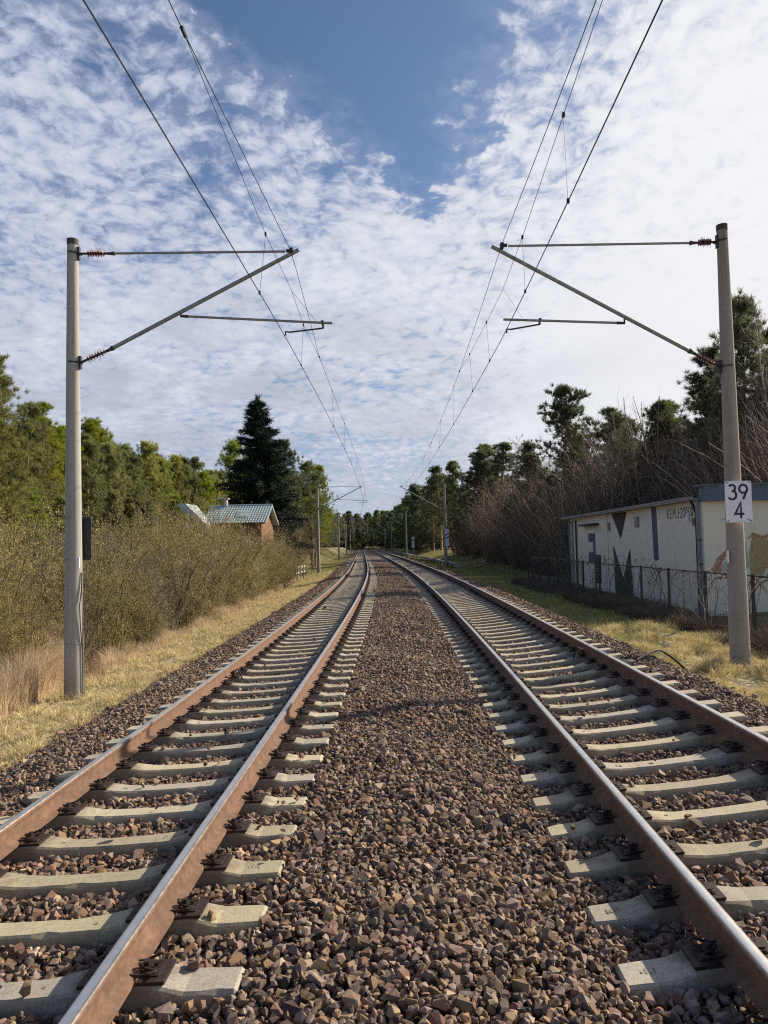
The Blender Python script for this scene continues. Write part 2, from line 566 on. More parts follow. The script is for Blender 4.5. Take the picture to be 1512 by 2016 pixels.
M['bud'] = mat('olive_yellow_bud', (.36, .300, .135), .8, trans=.3, rnd=(.25, .008), noise=(1.5, .3, 3))
M['catkin'] = mat('pale_yellow_catkin', (.50, .46, .20), .8, trans=.25)
M['twig_brown'] = mat('brown_purple_twig', (.19, .135, .10), .85, rnd=(.25, .02), noise=(2, .35, 3))
M['stem_grey'] = mat('grey_brown_stem', (.34, .28, .22), .85, rnd=(.2, .01), noise=(4, .3, 3))
M['bark_dark'] = mat('dark_bark', (.045, .036, .032), .9, noise=(9, .3, 4))
M['bark_pine'] = mat('reddish_pine_bark', (.255, .150, .095), .9, noise=(8, .35, 5), bump=(20, .6, .03))
M['bark_birch'] = mat('white_birch_bark', (.55, .52, .48), .8, noise=(6, .15, 4), layers=((9, .56, .62, (.06, .05, .05), .9, 3),))
M['needle_sunlit'] = mat('sunlit_green_pine_needles', (.26, .285, .070), .7, trans=.45, rnd=(.22, .018), noise=(.7, .3, 3))  # pine needles on the sunlit side, the sunlight put into their colour
M['needle_shaded'] = mat('shaded_green_pine_needles', (.145, .165, .080), .7, trans=.4, rnd=(.25, .015), noise=(.7, .3, 3))  # the same needles seen backlit, their shade put into the colour
M['needle_spruce'] = mat('blackish_green_spruce_needles', (.022, .034, .024), .75, trans=.08, rnd=(.1, .01), noise=(1.2, .35, 3))
M['vine'] = mat('bare_vine', (.15, .115, .085), .9, noise=(10, .3, 3))

def ground_zones(m):
    nt = m.node_tree
    bs = nt.nodes['Principled BSDF']
    src = bs.inputs['Base Color'].links[0].from_socket
    geo = nd(nt, 'ShaderNodeNewGeometry')
    sp = nd(nt, 'ShaderNodeSeparateXYZ', inp={0: geo.outputs['Position']})
    n = nd(nt, 'ShaderNodeTexNoise', inp={'Vector': geo.outputs['Position'], 'Scale': 1.4, 'Detail': 6.0, 'Roughness': .65})
    nn = mth(nt, 'SUBTRACT', n.outputs[0], .5)
    f = mth(nt, 'MULTIPLY', smooth(nt, mth(nt, 'ADD', sp.outputs[0], mth(nt, 'MULTIPLY', nn, 3.0)), -3.2, -4.4), smooth(nt, mth(nt, 'ADD', sp.outputs[0], mth(nt, 'MULTIPLY', nn, 3.0)), -9.0, -7.2))
    f = mth(nt, 'MULTIPLY', f, smooth(nt, sp.outputs[1], 75, 50))
    f2 = mth(nt, 'MULTIPLY', smooth(nt, mth(nt, 'ADD', sp.outputs[1], mth(nt, 'MULTIPLY', nn, 9.0)), 19, 16), smooth(nt, sp.outputs[0], 4.4, 5.2))
    n2 = nd(nt, 'ShaderNodeTexNoise', inp={'Vector': geo.outputs['Position'], 'Scale': 9.0, 'Detail': 6.0, 'Roughness': .7})
    straw = mixc(nt, smooth(nt, n2.outputs[0], .38, .66), (.13, .105, .065), (.60, .50, .28))
    c = mixc(nt, mth(nt, 'MULTIPLY', mth(nt, 'MAXIMUM', f, f2), .9), src, straw)
    nt.links.new(c, bs.inputs['Base Color'])


ground_zones(M['ground'])

# ------------------------------------------------------------------ ground and ballast bed
def grid_mesh(name, xs, ys, zf, m):
    Xg, Yg = np.meshgrid(xs, ys)
    px = Xg + px_(np.clip(Yg, -1e3, 255)) + np.where(Yg > 255, -.056 * (Yg - 255), 0)
    off = px - px_(np.clip(Yg, -1e3, 440))
    Zg = zf(off, Yg)
    V = np.stack([px, Yg, Zg], -1).reshape(-1, 3)
    n, k = len(xs), len(ys)
    i = (np.arange(k - 1)[:, None] * n + np.arange(n - 1)[None]).ravel()
    F = np.stack([i, i + 1, i + n + 1, i + n], 1)
    return mesh_np(name, V, [(F, 0)], [m], True)


xs = np.unique(np.concatenate([np.linspace(-20, 20, 161), -20 - np.geomspace(.5, 1500, 30), 20 + np.geomspace(.5, 1500, 30)]))
ys = np.concatenate([-np.geomspace(500, 6, 10), np.linspace(-5, 40, 150), 40 + np.geomspace(.5, 1900, 110)])
tag(link('ground', grid_mesh('ground', xs, ys, zground, M['ground'])), kind='structure', label='grassy verge soil on both sides of the railway')

# ballast bed: one strip, real height, following the curve
so = np.array(sorted(set(ZB_O + list(np.linspace(-4.6, 5.0, 25)))))
sv = np.concatenate([np.arange(-5, 40, .25), np.arange(40, 400, 1.0)])
Sg, Og = np.meshgrid(sv, so, indexing='ij')
Tg = th_(Sg)
Zg = zbed(Og) - .02 + .006 * np.sin(Sg * 23 + Og * 17)
V = np.stack([px_(Sg) + Og * np.cos(Tg), Sg + Og * np.sin(Tg), Zg], -1).reshape(-1, 3)
n_ = len(so)
i_ = (np.arange(len(sv) - 1)[:, None] * n_ + np.arange(n_ - 1)[None]).ravel()
bed = link('ballast_bed', mesh_np('ballast_bed', V, [(np.stack([i_, i_ + 1, i_ + n_ + 1, i_ + n_], 1), 0)], [M['bed']], True))
tag(bed, kind='structure', label='dark brown crushed stone ballast bed under both tracks')

# stones: twelve angular shapes
def stone_mesh(seed):
    r = random.Random(seed)
    bm = bmesh.new()
    pts = []
    sx, sy, sz = r.uniform(.75, 1.25), r.uniform(.6, 1.0), r.uniform(.42, .8)
    for _ in range(13):
        a, b = r.uniform(0, 2 * pi), math.acos(r.uniform(-1, 1))
        q = r.uniform(.80, 1.0) * .5
        pts.append(bm.verts.new((sin(b) * cos(a) * q * sx, sin(b) * sin(a) * q * sy, cos(b) * q * sz)))
    res = bmesh.ops.convex_hull(bm, input=pts)
    bmesh.ops.delete(bm, geom=[g for g in res['geom_interior'] if isinstance(g, bmesh.types.BMVert)], context='VERTS')
    bmesh.ops.recalc_face_normals(bm, faces=bm.faces)
    me = bpy.data.meshes.new('stone')
    bm.to_mesh(me)
    bm.free()
    me.materials.append(M['stone'])
    return me


NST = 14
stone_me = [stone_mesh(100 + i) for i in range(NST)]
S0L, S0R = 3.56, 3.71


def stone_field(s0, s1, pitch, size, layers):
    out = []
    for ly in range(layers):
        a = np.arange(s0, s1, pitch)
        b = np.arange(-5.2, 5.6, pitch)
        A, Bq = np.meshgrid(a, b, indexing='ij')
        A = A + RS.uniform(-.5, .5, A.shape) * pitch
        Bq = Bq + RS.uniform(-.5, .5, A.shape) * pitch
        out.append(np.stack([A.ravel(), Bq.ravel(), np.full(A.size, float(ly))], 1))
    p = np.concatenate(out)
    s, o, ly = p.T
    edge = RS.uniform(0, .45, len(s)) - (RS.uniform(0, 1, len(s)) < .05) * RS.uniform(0, .6, len(s))
    keep = (o > -4.75 + edge) & (o < 5.08 - edge)
    for xc, s00 in ((XL, S0L), (XR, S0R)):
        ds = np.abs((s - s00 + .3) % .6 - .3)
        keep &= ~((np.abs(o - xc) < 1.305) & (ds < .135) & ((RS.uniform(0, 1, len(s)) > .010) | (np.abs(np.abs(o - xc) - .75) < .25)))
    # only what the picture can see of it, with a wide margin
    keep &= (np.abs(o) < 2.0 + .95 * (s + 1.5))
    s, o, ly = s[keep], o[keep], ly[keep]
    sz = size * RS.lognormal(-.03, .34, len(s))
    z = zbed(o) + RS.uniform(-.012, .014, len(s)) + ly * .018 - .006
    for (xc, s00, sf) in ((XL, S0L, seatL), (XR, S0R, seatR)):
        ds = np.abs((s - s00 + .3) % .6 - .3)
        on = (np.abs(o - xc) < 1.305) & (ds < .11)
        z = np.where(on, sf(o) - .025 + sz * .22, z)
    z = np.where(np.abs(o) > 4.4, np.maximum(z, zground(o, s) + .012), z)
    # loose heap variation in the six-foot
    z += .018 * np.sin(s * 2.1 + o * 1.4) * ((o > -.7) & (o < .9))
    t = th_(s)
    P = np.stack([px_(s) + o * np.cos(t), s + o * np.sin(t), z], 1)
    return P, sz, s, o


fields = [stone_field(1.2, 6.5, .045, .062, 2), stone_field(6.5, 14, .047, .061, 1), stone_field(6.5, 14, .058, .061, 1), stone_field(14, 27, .055, .064, 1), stone_field(27, 48, .075, .078, 1), stone_field(48, 80, .12, .12, 1)]
P = np.concatenate([f[0] for f in fields])
SZ = np.concatenate([f[1] for f in fields])
SO = np.concatenate([f[3] for f in fields])
rot = RS.uniform(0, 2 * pi, (len(P), 3))
rot[:, 0] = RS.normal(0, .55, len(P))
rot[:, 1] = RS.normal(0, .55, len(P))
idx = RS.randint(0, NST, len(P))
# the 300 stones that show largest become parts of the bed; they stay clear of the very frame edge
dist = np.linalg.norm(P - np.array([0, 0, CZ]), axis=1)
fw = P @ np.array(_f) - CZ * _f.z
inx = np.abs(((P - np.array([0, 0, CZ])) @ np.array(_R)) / np.maximum(fw, .1)) < .52
iny = ((P - np.array([0, 0, CZ])) @ np.array(_U)) / np.maximum(fw, .1) > -.70
score = np.where(inx & iny & (fw > 0), SZ / dist, 0)
top = np.argsort(-score)[:300]
proto = {}
for k in top:
    o = link('stone', stone_me[idx[k]], bed, P[k], tuple(rot[k]))
    o.scale = (SZ[k],) * 3
    proto.setdefault(int(idx[k]), o)
for k in range(NST):
    if k not in proto:
        proto[k] = [c for c in bed.children if c.data == stone_me[k]][0]
mask = np.ones(len(P), bool)
mask[top] = False
me = bpy.data.meshes.new('crushed_stone')
me.vertices.add(int(mask.sum()))
me.vertices.foreach_set('co', P[mask].astype(np.float32).ravel())
for nm, ty, dat in (('rot', 'FLOAT_VECTOR', rot[mask]), ('scl', 'FLOAT', SZ[mask]), ('idx', 'INT', idx[mask])):
    a = me.attributes.new(nm, ty, 'POINT')
    a.data.foreach_set('vector' if ty == 'FLOAT_VECTOR' else 'value', np.ascontiguousarray(dat, np.int32 if ty == 'INT' else np.float32).ravel())
gravel = tag(link('crushed_stone', me), kind='stuff', label='loose brown crushed stones filling the ballast between and around the sleepers', cat='gravel')


def scatter(obj, protos):
    ng = bpy.data.node_groups.new('scatter', 'GeometryNodeTree')
    ng.interface.new_socket('Geometry', in_out='INPUT', socket_type='NodeSocketGeometry')
    ng.interface.new_socket('Geometry', in_out='OUTPUT', socket_type='NodeSocketGeometry')
    gi = ng.nodes.new('NodeGroupInput')
    go = ng.nodes.new('NodeGroupOutput')
    gti = ng.nodes.new('GeometryNodeGeometryToInstance')
    # the last link made to a multi-input is first in the list
    for p in protos[::-1]:
        oi = ng.nodes.new('GeometryNodeObjectInfo')
        oi.inputs[0].default_value = p
        oi.inputs[1].default_value = False
        oi.transform_space = 'ORIGINAL'
        ng.links.new(oi.outputs['Geometry'], gti.inputs[0])
    iop = ng.nodes.new('GeometryNodeInstanceOnPoints')
    mp = ng.nodes.new('GeometryNodeMeshToPoints')
    ng.links.new(gi.outputs[0], mp.inputs[0])
    ng.links.new(mp.outputs[0], iop.inputs['Points'])
    ng.links.new(gti.outputs[0], iop.inputs['Instance'])
    iop.inputs['Pick Instance'].default_value = True

    def attr(nm, ty):
        n = ng.nodes.new('GeometryNodeInputNamedAttribute')
        n.data_type = ty
        n.inputs[0].default_value = nm
        return [s for s in n.outputs if s.enabled and s.name == 'Attribute'][0]
    ng.links.new(attr('idx', 'INT'), iop.inputs['Instance Index'])
    e2r = ng.nodes.new('FunctionNodeEulerToRotation')
    ng.links.new(attr('rot', 'FLOAT_VECTOR'), e2r.inputs[0])
    ng.links.new(e2r.outputs[0], iop.inputs['Rotation'])
    ng.links.new(attr('scl', 'FLOAT'), iop.inputs['Scale'])
    ng.links.new(iop.outputs[0], go.inputs[0])
    md = obj.modifiers.new('scatter', 'NODES')
    md.node_group = ng


scatter(gravel, [proto[k] for k in range(NST)])

# ------------------------------------------------------------------ tracks
# rail section (half), y = height from foot
RAIL = [(-.070, 0), (.070, 0), (.070, .011), (.030, .024), (.010, .036), (.0085, .118), (.030, .128), (.0345, .136), (.0345, .160), (.029, .169), (.021, .172),
        (-.021, .172), (-.029, .169), (-.0345, .160), (-.0345, .136), (-.030, .128), (-.0085, .118), (-.010, .036), (-.030, .024), (-.070, .011)]


def rail(off, zfoot, cant, parent):
    sv_ = np.concatenate([np.arange(-4, 60, 1.0), np.arange(60, 372, 2.0)])
    V, n = [], len(RAIL)
    for s in sv_:
        t = float(th_(s))
        for (a, h) in RAIL:
            aa = a * cos(cant) - h * sin(cant)
            hh = a * sin(cant) + h * cos(cant)
            o = off + aa
            V.append((float(px_(s)) + o * cos(t), s + o * sin(t), zfoot + hh))
    fa, fb, fc = [], [], []
    for i in range(len(sv_) - 1):
        for k in range(n):
            q = (i * n + k, i * n + (k + 1) % n, (i + 1) * n + (k + 1) % n, (i + 1) * n + k)
            (fb if k == 10 else fc if k in (8, 9, 11, 12) else fa).append(q)
    me = mesh_np('rail', V, [(np.array(fa), 0), (np.array(fb), 1), (np.array(fc), 2)], [M['rust'], M['railtop'], M['headside']], True)
    # hard edges where the head meets its sides
    bm = bmesh.new()
    bm.from_mesh(me)
    for e in bm.edges:
        if len(e.link_faces) == 2 and e.calc_face_angle(0) > .6:
            e.smooth = False
    bmesh.ops.recalc_face_normals(bm, faces=bm.faces)
    bm.to_mesh(me)
    bm.free()
    return link('rail', me, parent)


# sleeper: cross sections (x, z top, half width top, half width bottom)
SEC = [(-1.30, -.052, .095, .125), (-1.285, -.040, .094, .135), (-1.05, -.036, .102, .140), (-.93, -.004, .104, .145), (-.80, .000, .104, .145), (-.70, -.003, .104, .145), (-.56, -.004, .102, .145),
       (-.40, -.030, .090, .135), (-.26, -.038, .080, .115), (0, -.041, .078, .110)]
SEC = SEC + [(-x, z, a, b) for x, z, a, b in SEC[:-1][::-1]]


def sleeper_mesh(seed):
    r = random.Random(seed)
    sec = []
    for (x0, _, _, _), (x1, _, _, _) in zip(SEC[:-1], SEC[1:]):
        n = max(1, int((x1 - x0) / .07))
        for k in range(n):
            sec.append(x0 + (x1 - x0) * k / n)
    sec.append(SEC[-1][0])
    V, F = [], []
    q_ = np.array(SEC)
    for x in sec:
        z, a, b = (float(np.interp(x, q_[:, 0], q_[:, c])) for c in (1, 2, 3))
        c1 = r.uniform(-.002, .002) - (r.uniform(.006, .018) if r.random() < .07 else 0)
        c2 = r.uniform(-.002, .002) - (r.uniform(.006, .018) if r.random() < .07 else 0)
        V += [(x, -b, -.21), (x, -a - .006, z - .012 + c1), (x, -a + .006 - c1, z + r.uniform(-.001, .001)), (x, a - .006 + c2, z + r.uniform(-.001, .001)), (x, a + .006, z - .012 + c2), (x, b, -.21)]
    n = len(sec)
    for i in range(n - 1):
        for k in range(6):
            F.append((i * 6 + k, i * 6 + (k + 1) % 6, i * 6 + 6 + (k + 1) % 6, i * 6 + 6 + k))
    F.append(tuple(range(6)))
    F.append(tuple((n - 1) * 6 + k for k in range(5, -1, -1)))
    b = B()
    b.add(V, F)
    # cast marks, worn away on most blocks
    for x, w in ((-.43, .05), (r.choice((1.12, -1.16)), .04), (.36, .025)):
        if r.random() < .45:
            continue
        zt = float(np.interp(x, q_[:, 0], q_[:, 1]))
        for j in range(r.randint(2, 4)):
            xx = x - w + j * w * .55
            y0 = r.uniform(-.03, -.01)
            b.box((xx, y0, zt - .004), (xx + w * .25, y0 + r.uniform(.02, .045), zt + .0022), 1)
            if r.random() < .5:
                b.box((xx + w * .25, y0 + .01, zt - .004), (xx + w * .5, y0 + .018, zt + .0022), 1)
    return b.mesh('sleeper', [M['sleeper'], M['markc']])


M['markc'] = mat('stained_cast_mark', (.25, .22, .17), .95, noise=(90, .4, 4))


def clip_mesh():
    b = B()
    # W-shaped tension clamp: two side loops and a middle bow, with its screw and guide plate
    pts = []
    for sgn in (-1, 1):
        loop = [(.012, .012 * sgn, .045), (.030, .022 * sgn, .040), (.070, .030 * sgn, .030), (.098, .048 * sgn, .034), (.100, .072 * sgn, .044), (.078, .088 * sgn, .046),
                (.045, .080 * sgn, .034), (.010, .066 * sgn, .026), (-.022, .060 * sgn, .028)]
        b.tube(loop, .0075, 6)
    b.tube([(.012, -.012, .045), (.004, 0, .047), (.012, .012, .045)], .0085, 6)
    b.tube([(.045, 0, .0), (.045, 0, .052)], .013, 6)
    b.tube([(.045, 0, .034), (.045, 0, .040)], .026, 10)
    b.tube([(.045, 0, .040), (.045, 0, .062)], .017, 6)
    b.box((-.004, -.094, -.006), (.150, .094, .010))  # guide plate drawn oversize; its dark strip also stands for shade beside the rail
    b.box((.03, -.05, .008), (.110, .05, .016))
    return b.mesh('rail_clip', M['clip'], True)


SLE, CLP = [sleeper_mesh(k) for k in range(7)], clip_mesh()


def build_track(name, xc, hc, cant, s00, n0, n1, label):
    root = empty(name, (0, 0, 0), label=label, cat='railway track')
    ca = math.atan(cant / 1.5)
    zc = CZ + hc - SEAT
    for sgn in (-1, 1):
        rail(xc + sgn * .751, zc + sgn * .751 * cant / 1.5 + .013, ca, root)
    for i in range(n0, n1):
        s = s00 + .6 * i
        w = W(s, xc, zc)
        jit = random.Random(i * 7 + len(name)).uniform(-.006, .006)
        sl = link('sleeper', SLE[(i * 5 + i // 7) % 7], root, w, (0, -ca, float(th_(s)) + jit))
        if i < 42:
            for sgn in (-1, 1):
                for side in (-1, 1):
                    link('rail_clip', CLP, sl, (sgn * .751 + side * .058, 0, 0.004), (0, 0, 0 if side > 0 else pi))
    # far sleepers and far fastenings run together in the photo
    def joined(nm, src_, items, m):
        n = len(src_.vertices)
        co = np.zeros(n * 3)
        src_.vertices.foreach_get('co', co)
        co = co.reshape(-1, 3)
        Vs, Fs = [], []
        polys = [tuple(p.vertices) for p in src_.polygons]
        for q, (mw) in enumerate(items):
            mw = np.array(mw)
            Vs.append(co @ mw[:3, :3].T + mw[:3, 3])
            Fs += [tuple(a + q * n for a in p) for p in polys]
        me = bpy.data.meshes.new(nm)
        me.from_pydata(np.concatenate(Vs).tolist(), [], Fs)
        me.materials.append(m)
        return tag(link(nm, me, root), kind='stuff')
    simple = B()
    V = []
    for (x, z, a, b) in SEC[::3]:
        V += [(x, -b, -.21), (x, -a, z), (x, a, z), (x, b, -.21)]
    m = len(SEC[::3])
    simple.add(V, [(i * 4 + k, i * 4 + (k + 1) % 4, i * 4 + 4 + (k + 1) % 4, i * 4 + 4 + k) for i in range(m - 1) for k in range(4)] + [(0, 1, 2, 3), (m * 4 - 1, m * 4 - 2, m * 4 - 3, m * 4 - 4)])
    sm = simple.mesh('far_sleeper', M['sleeper'])
    items = [Matrix.Translation(W(s00 + .6 * i, xc, zc)) @ Matrix.Rotation(float(th_(s00 + .6 * i)), 4, 'Z') @ Matrix.Rotation(-ca, 4, 'Y') for i in range(n1, 590)]
    joined('sleeper', sm, items, M['sleeper'])
    cb = B().box((-.03, -.075, 0), (.10, .075, .045)).mesh('far_clip', M['clip'])
    items = []
    for i in range(42, 150):
        base = Matrix.Translation(W(s00 + .6 * i, xc, zc)) @ Matrix.Rotation(float(th_(s00 + .6 * i)), 4, 'Z') @ Matrix.Rotation(-ca, 4, 'Y')
        for sgn in (-1, 1):
            for side in (-1, 1):
                items.append(base @ Matrix.Translation((sgn * .751 + side * .058, 0, .004)) @ Matrix.Rotation(0 if side > 0 else pi, 4, 'Z'))
    joined('rail_clip', cb, items, M['clip'])
    return root


trackL = build_track('railway_track', XL, HL, CL, S0L, -5, 290, 'left railway track with orange rust lit on the rail sides and pale concrete sleepers')
trackR = build_track('railway_track', XR, HR, CR, S0R, -5, 290, 'right railway track whose rail sides lie dark in shade, nearest the cream building')

# bond clamps and the cables beside the rails
def bond(s, off, z, sgn, label):
    r = empty('rail_bond', W(s, off, z), float(th_(s)), label, 'rail bond')
    B().box((-.03 * sgn - .02, -.05, .02), (.02 - .03 * sgn, .05, .10)).obj('clamp', M['clip'], r)
    B().tube([(0, .03 * k, .06 + .01 * abs(k)) for k in (-1, 0, 1)], .02, 6).obj('bolt', M['clip'], r)
    pts = [(-.04 * sgn - .02 * sgn * k, .0 + .01 * k, .07 + .10 * sin(k * .55) - .02 * k) for k in range(7)]
    B().tube(pts, .012, 6).obj('cable', M['clip'], r)
    return r


bond(11.8, XL - .751 + .10, float(seatL(XL - .75)) + .03, -1, 'dark cable clamp bolted to the inner side of the leftmost rail')
bond(11.95, XR + .751 - .12, float(seatR(XR + .75)) + .03, 1, 'dark cable clamp on the inner side of the rightmost rail')
cb = B()
cp = []
for k in range(15):
    u = k / 14
    s = 11.4 + .9 * u
    o = 3.62 + 1.18 * u
    cp.append(W(s, o, float(zbed(o)) + .04 + .13 * sin(pi * u)))
cb.tube(cp, .019, 8)
tag(cb.obj('black_cable', M['clip'], smooth_=True), 'black cable arching over the ballast shoulder outside the rightmost rail', 'cable')

# ------------------------------------------------------------------ overhead masts
def insulator(a, b, parent, red):
    a, b = Vector(a), Vector(b)
    d = (b - a)
    L = d.length
    bld = B()
    pts, rs = [], []
    N = 7
    for k in range(N):
        for t, r in ((.0, .022), (.35, .024), (.5, .062), (.65, .024)):
            pts.append(a + d * ((k + t) / N))
            rs.append(r)
    pts.append(b)
    rs.append(.022)
    bld.tube(pts, rs, 10)
    o = bld.obj('insulator', M['insul'], parent, True)
    w = B()
    rr = random.Random(5)
    u = d.normalized()
    for k in range(26):
        c = a + d * rr.uniform(.15, .85)
        v = Vector((rr.gauss(0, 1), rr.gauss(0, 1), rr.gauss(0, 1)))
        v = (v - u * v.dot(u)).normalized() + u * rr.uniform(-.4, .4)
        w.tube([c, c + v * rr.uniform(.06, .12)], .0035, 3)
    w.obj('bird_guard', M['redwhisk'] if red else M['insul'], o)
    return o


def make_mast(side, label, zb, ztop, G, dia_t, dia_b, mt, red=True):
    """origin at track reference line, height 0 = world; G holds (off, z) points of the cantilever"""
    r = empty('catenary_mast', (0, 0, 0), label=label, cat='mast', group='concrete catenary masts along the tracks')
    ox, oz = G['base']
    n = 20
    hs = [zb - .6, zb, zb + (ztop - zb) * .33, zb + (ztop - zb) * .66, ztop - .12]
    rad = [dia_b / 2 + (dia_t - dia_b) / 2 * max(0, (h - zb) / (ztop - zb)) for h in hs]
    B().tube([(ox, 0, h) for h in hs], rad, n).obj('pole', mt, r, True)
    B().tube([(ox, 0, ztop - .12), (ox, 0, ztop - .01), (ox, 0, ztop)], [dia_t / 2 + .006, dia_t / 2 + .006, dia_t / 2 - .02], n).obj('pole_cap', M['cap'], r, True)

    def q(k):
        return Vector((G[k][0], 0, G[k][1]))
    sg = 1 if side == 'L' else -1
    # brackets on the pole
    for k in ('stay_root', 'brace_root'):
        p = q(k)
        b = B()
        b.box((p.x - .02, -.035, p.z - .12), (p.x + .02, .035, p.z + .12))
        rr_ = dia_t / 2 + .05
        b.tube([(ox - rr_ * sg * .2, -rr_, p.z), (ox + rr_ * sg, -rr_ * .4, p.z), (ox + rr_ * sg, rr_ * .4, p.z), (ox - rr_ * sg * .2, rr_, p.z)], .014, 6)
        b.tube([(p.x, -.05, p.z), (p.x, .05, p.z)], .03, 8)
        b.obj('bracket', M['iron'], r, True)
    a, i0, i1 = q('stay_root'), q('stay_i0'), q('stay_i1')
    e = q('clamp')
    insulator(a.lerp(i1, .25), a.lerp(i1, .80), r, red)
    B().tube([a, a.lerp(i1, .25)], .022, 8).tube([a.lerp(i1, .80), i1, i1 + (e - i1).normalized() * .06], [.022, .03, .045], 8).obj('end_fitting', M['iron'], r, True)
    B().tube([i1, e - (e - i1).normalized() * .12], .022, 10).obj('stay_tube', M['galv'], r, True)
    a, i1 = q('brace_root'), q('brace_i1')
    insulator(a.lerp(i1, .22), a.lerp(i1, .85), r, red)
    B().tube([a, a.lerp(i1, .22)], .025, 8).tube([a.lerp(i1, .85), i1, i1 + (q('tip') - i1).normalized() * .07], [.025, .035, .055], 8).obj('end_fitting', M['iron'], r, True)
    B().tube([i1, q('tip')], .037, 12).obj('cantilever_tube', M['galv'], r, True)
    # clamp carrying the messenger wire
    b = B()
    b.tube([e + Vector((-.10 * sg, 0, .01)), e + Vector((.03 * sg, 0, .02))], .034, 8)
    b.box((e.x - .03, -.06, e.z - .05), (e.x + .03, .06, e.z + .05))
    b.tube([e + Vector((0, -.05, .0)), e + Vector((.01, 0, -.10)), e + Vector((0, .05, 0))], .009, 6)
    b.obj('wire_clamp', M['iron'], r, True)
    # registration tube with joint, drop bracket and steady arm
    g0, g1 = q('reg0'), q('reg1')
    dirr = (g1 - g0).normalized()
    B().tube([g0 + Vector((0, 0, .07)), g0, g0 + dirr * .14], [.02, .028, .03], 8).obj('joint', M['iron'], r, True)
    B().tube([g0 + dirr * .12, g1], .023, 10).obj('registration_tube', M['galv'], r, True)
    s0, s1 = q('st0'), q('st1')
    top_ = g0 + dirr * ((s0.x - g0.x) / dirr.x)
    B().tube([top_ + Vector((0, 0, .04)), top_, s0 + Vector((.02 * sg, 0, .02)), s0], [.03, .024, .018, .024], 8).obj('drop_bracket', M['iron'], r, True)
    B().tube([s0, s0.lerp(s1, .88), s1 + Vector((0, 0, .02)), s1 - Vector((0, 0, .05))], [.016, .016, .018, .018], 8).obj('steady_arm', M['iron'], r, True)
    return r


GL = dict(base=(-6.02, 0), stay_root=(-5.90, CZ + 5.57), stay_i0=(-5.46, CZ + 5.56), stay_i1=(-5.29, CZ + 5.555), clamp=(-1.90, CZ + 5.50), brace_root=(-5.88, CZ + 3.50), brace_i1=(-5.32, CZ + 3.735),
          tip=(-1.77, CZ + 5.525), reg0=(-3.99, CZ + 4.33), reg1=(-1.16, CZ + 4.12), st0=(-1.35, CZ + 4.03), st1=(-2.035, CZ + 3.965))
GR = dict(base=(6.10, 0), stay_root=(6.00, CZ + 5.46), stay_i0=(5.58, CZ + 5.45), stay_i1=(5.56, CZ + 5.45), clamp=(2.02, CZ + 5.49), brace_root=(5.95, CZ + 3.12), brace_i1=(5.46, CZ + 3.40),
          tip=(1.83, CZ + 5.49), reg0=(4.24, CZ + 3.98), reg1=(2.01, CZ + 4.107), st0=(2.69, CZ + 4.0), st1=(2.065, CZ + 3.905))
# near masts; their own lean and the kilometre plate belong to them alone
mL = make_mast('L', 'nearest mast on the left, pale concrete pole with a dark panel strapped behind it', -.21, CZ + 5.85, GL, .196, .345, M['pole'])
mR = make_mast('R', 'nearest mast on the right, brownish concrete pole behind the 39/4 plate', .16, CZ + 5.78, GR, .19, .352, M['poler'])
names_ = ['second', 'third', 'fourth', 'fifth', 'sixth']
for k, s in enumerate((69.0, 130.0, 195.0, 252.0, 306.0)):
    w = W(s, 0, 0)
    t = float(th_(s))
    b_ = dup(mL, (w.x, w.y, 0), t, '%s mast counted from the camera along the left edge of the tracks' % names_[k])
    c_ = dup(mR, (w.x, w.y, 0), t, '%s mast counted from the camera along the right edge of the tracks' % names_[k])
for m_ in (mL, mR):
    w = W(13.3, 0, 0)
    m_.location = (w.x, w.y, 0)
    m_.rotation_euler = (0, 0, float(th_(13.3)))

# extras only the left near mast has: band, cables down the pole, small plates
b = B()
for zz_ in (1.02, 3.10, 2.45):
    pass
B().tube([(-6.02, 0, .80), (-6.02, 0, .815)], .172, 20, cap=False).obj('strap', M['galv'], mL)
B().tube([(-5.855, -.03, 2.1), (-5.85, -.06, 1.75), (-5.865, -.10, 1.5), (-5.86, -.09, 1.2), (-5.845, -.05, .7), (-5.83, -.04, -.25)], .011, 6).obj('earthing_cable', M['iron'], mL, True)
B().tube([(-5.865, .0, 2.0), (-5.848, .0, .7), (-5.82, 0, -.25)], .009, 6).obj('earthing_cable', M['galv'], mL, True)
B().box((-5.89, -.13, 2.18), (-5.862, -.10, 2.38)).obj('number_plate', M['white'], mL)
B().box((5.905, -.10, 2.02), (5.93, -.05, 2.25)).obj('number_plate', M['white'], mR)

# dark panel seen from behind on the left mast
w = W(13.3, -5.93, 0)
pr = empty('sign_panel', (w.x - .05, w.y + .19, 2.72), .03, 'dark rectangular sign seen from its back, strapped to the nearest left mast', 'sign')
B().box((-.245, .0, -.40), (.205, .02, .40)).obj('plate', M['signback'], pr)
for zz_ in (-.385, .385):
    B().box((-.25, -.035, zz_ - .02), (.21, -.001, zz_ + .02)).obj('rail_bar', M['signback'], pr)
    B().tube([(-.11 + .16 * cos(a), -.19 + .16 * sin(a), zz_) for a in np.linspace(pi + .0, 2 * pi, 9)], .008, 5).obj('strap', M['galv'], pr)

# kilometre plate with digits drawn as strokes
def arc(cx, cy, r, a0, a1, n=18, ry=None):
    ry = ry or r
    return [(cx + r * cos(radians(a0 + (a1 - a0) * k / n)), cy + ry * sin(radians(a0 + (a1 - a0) * k / n))) for k in range(n + 1)]


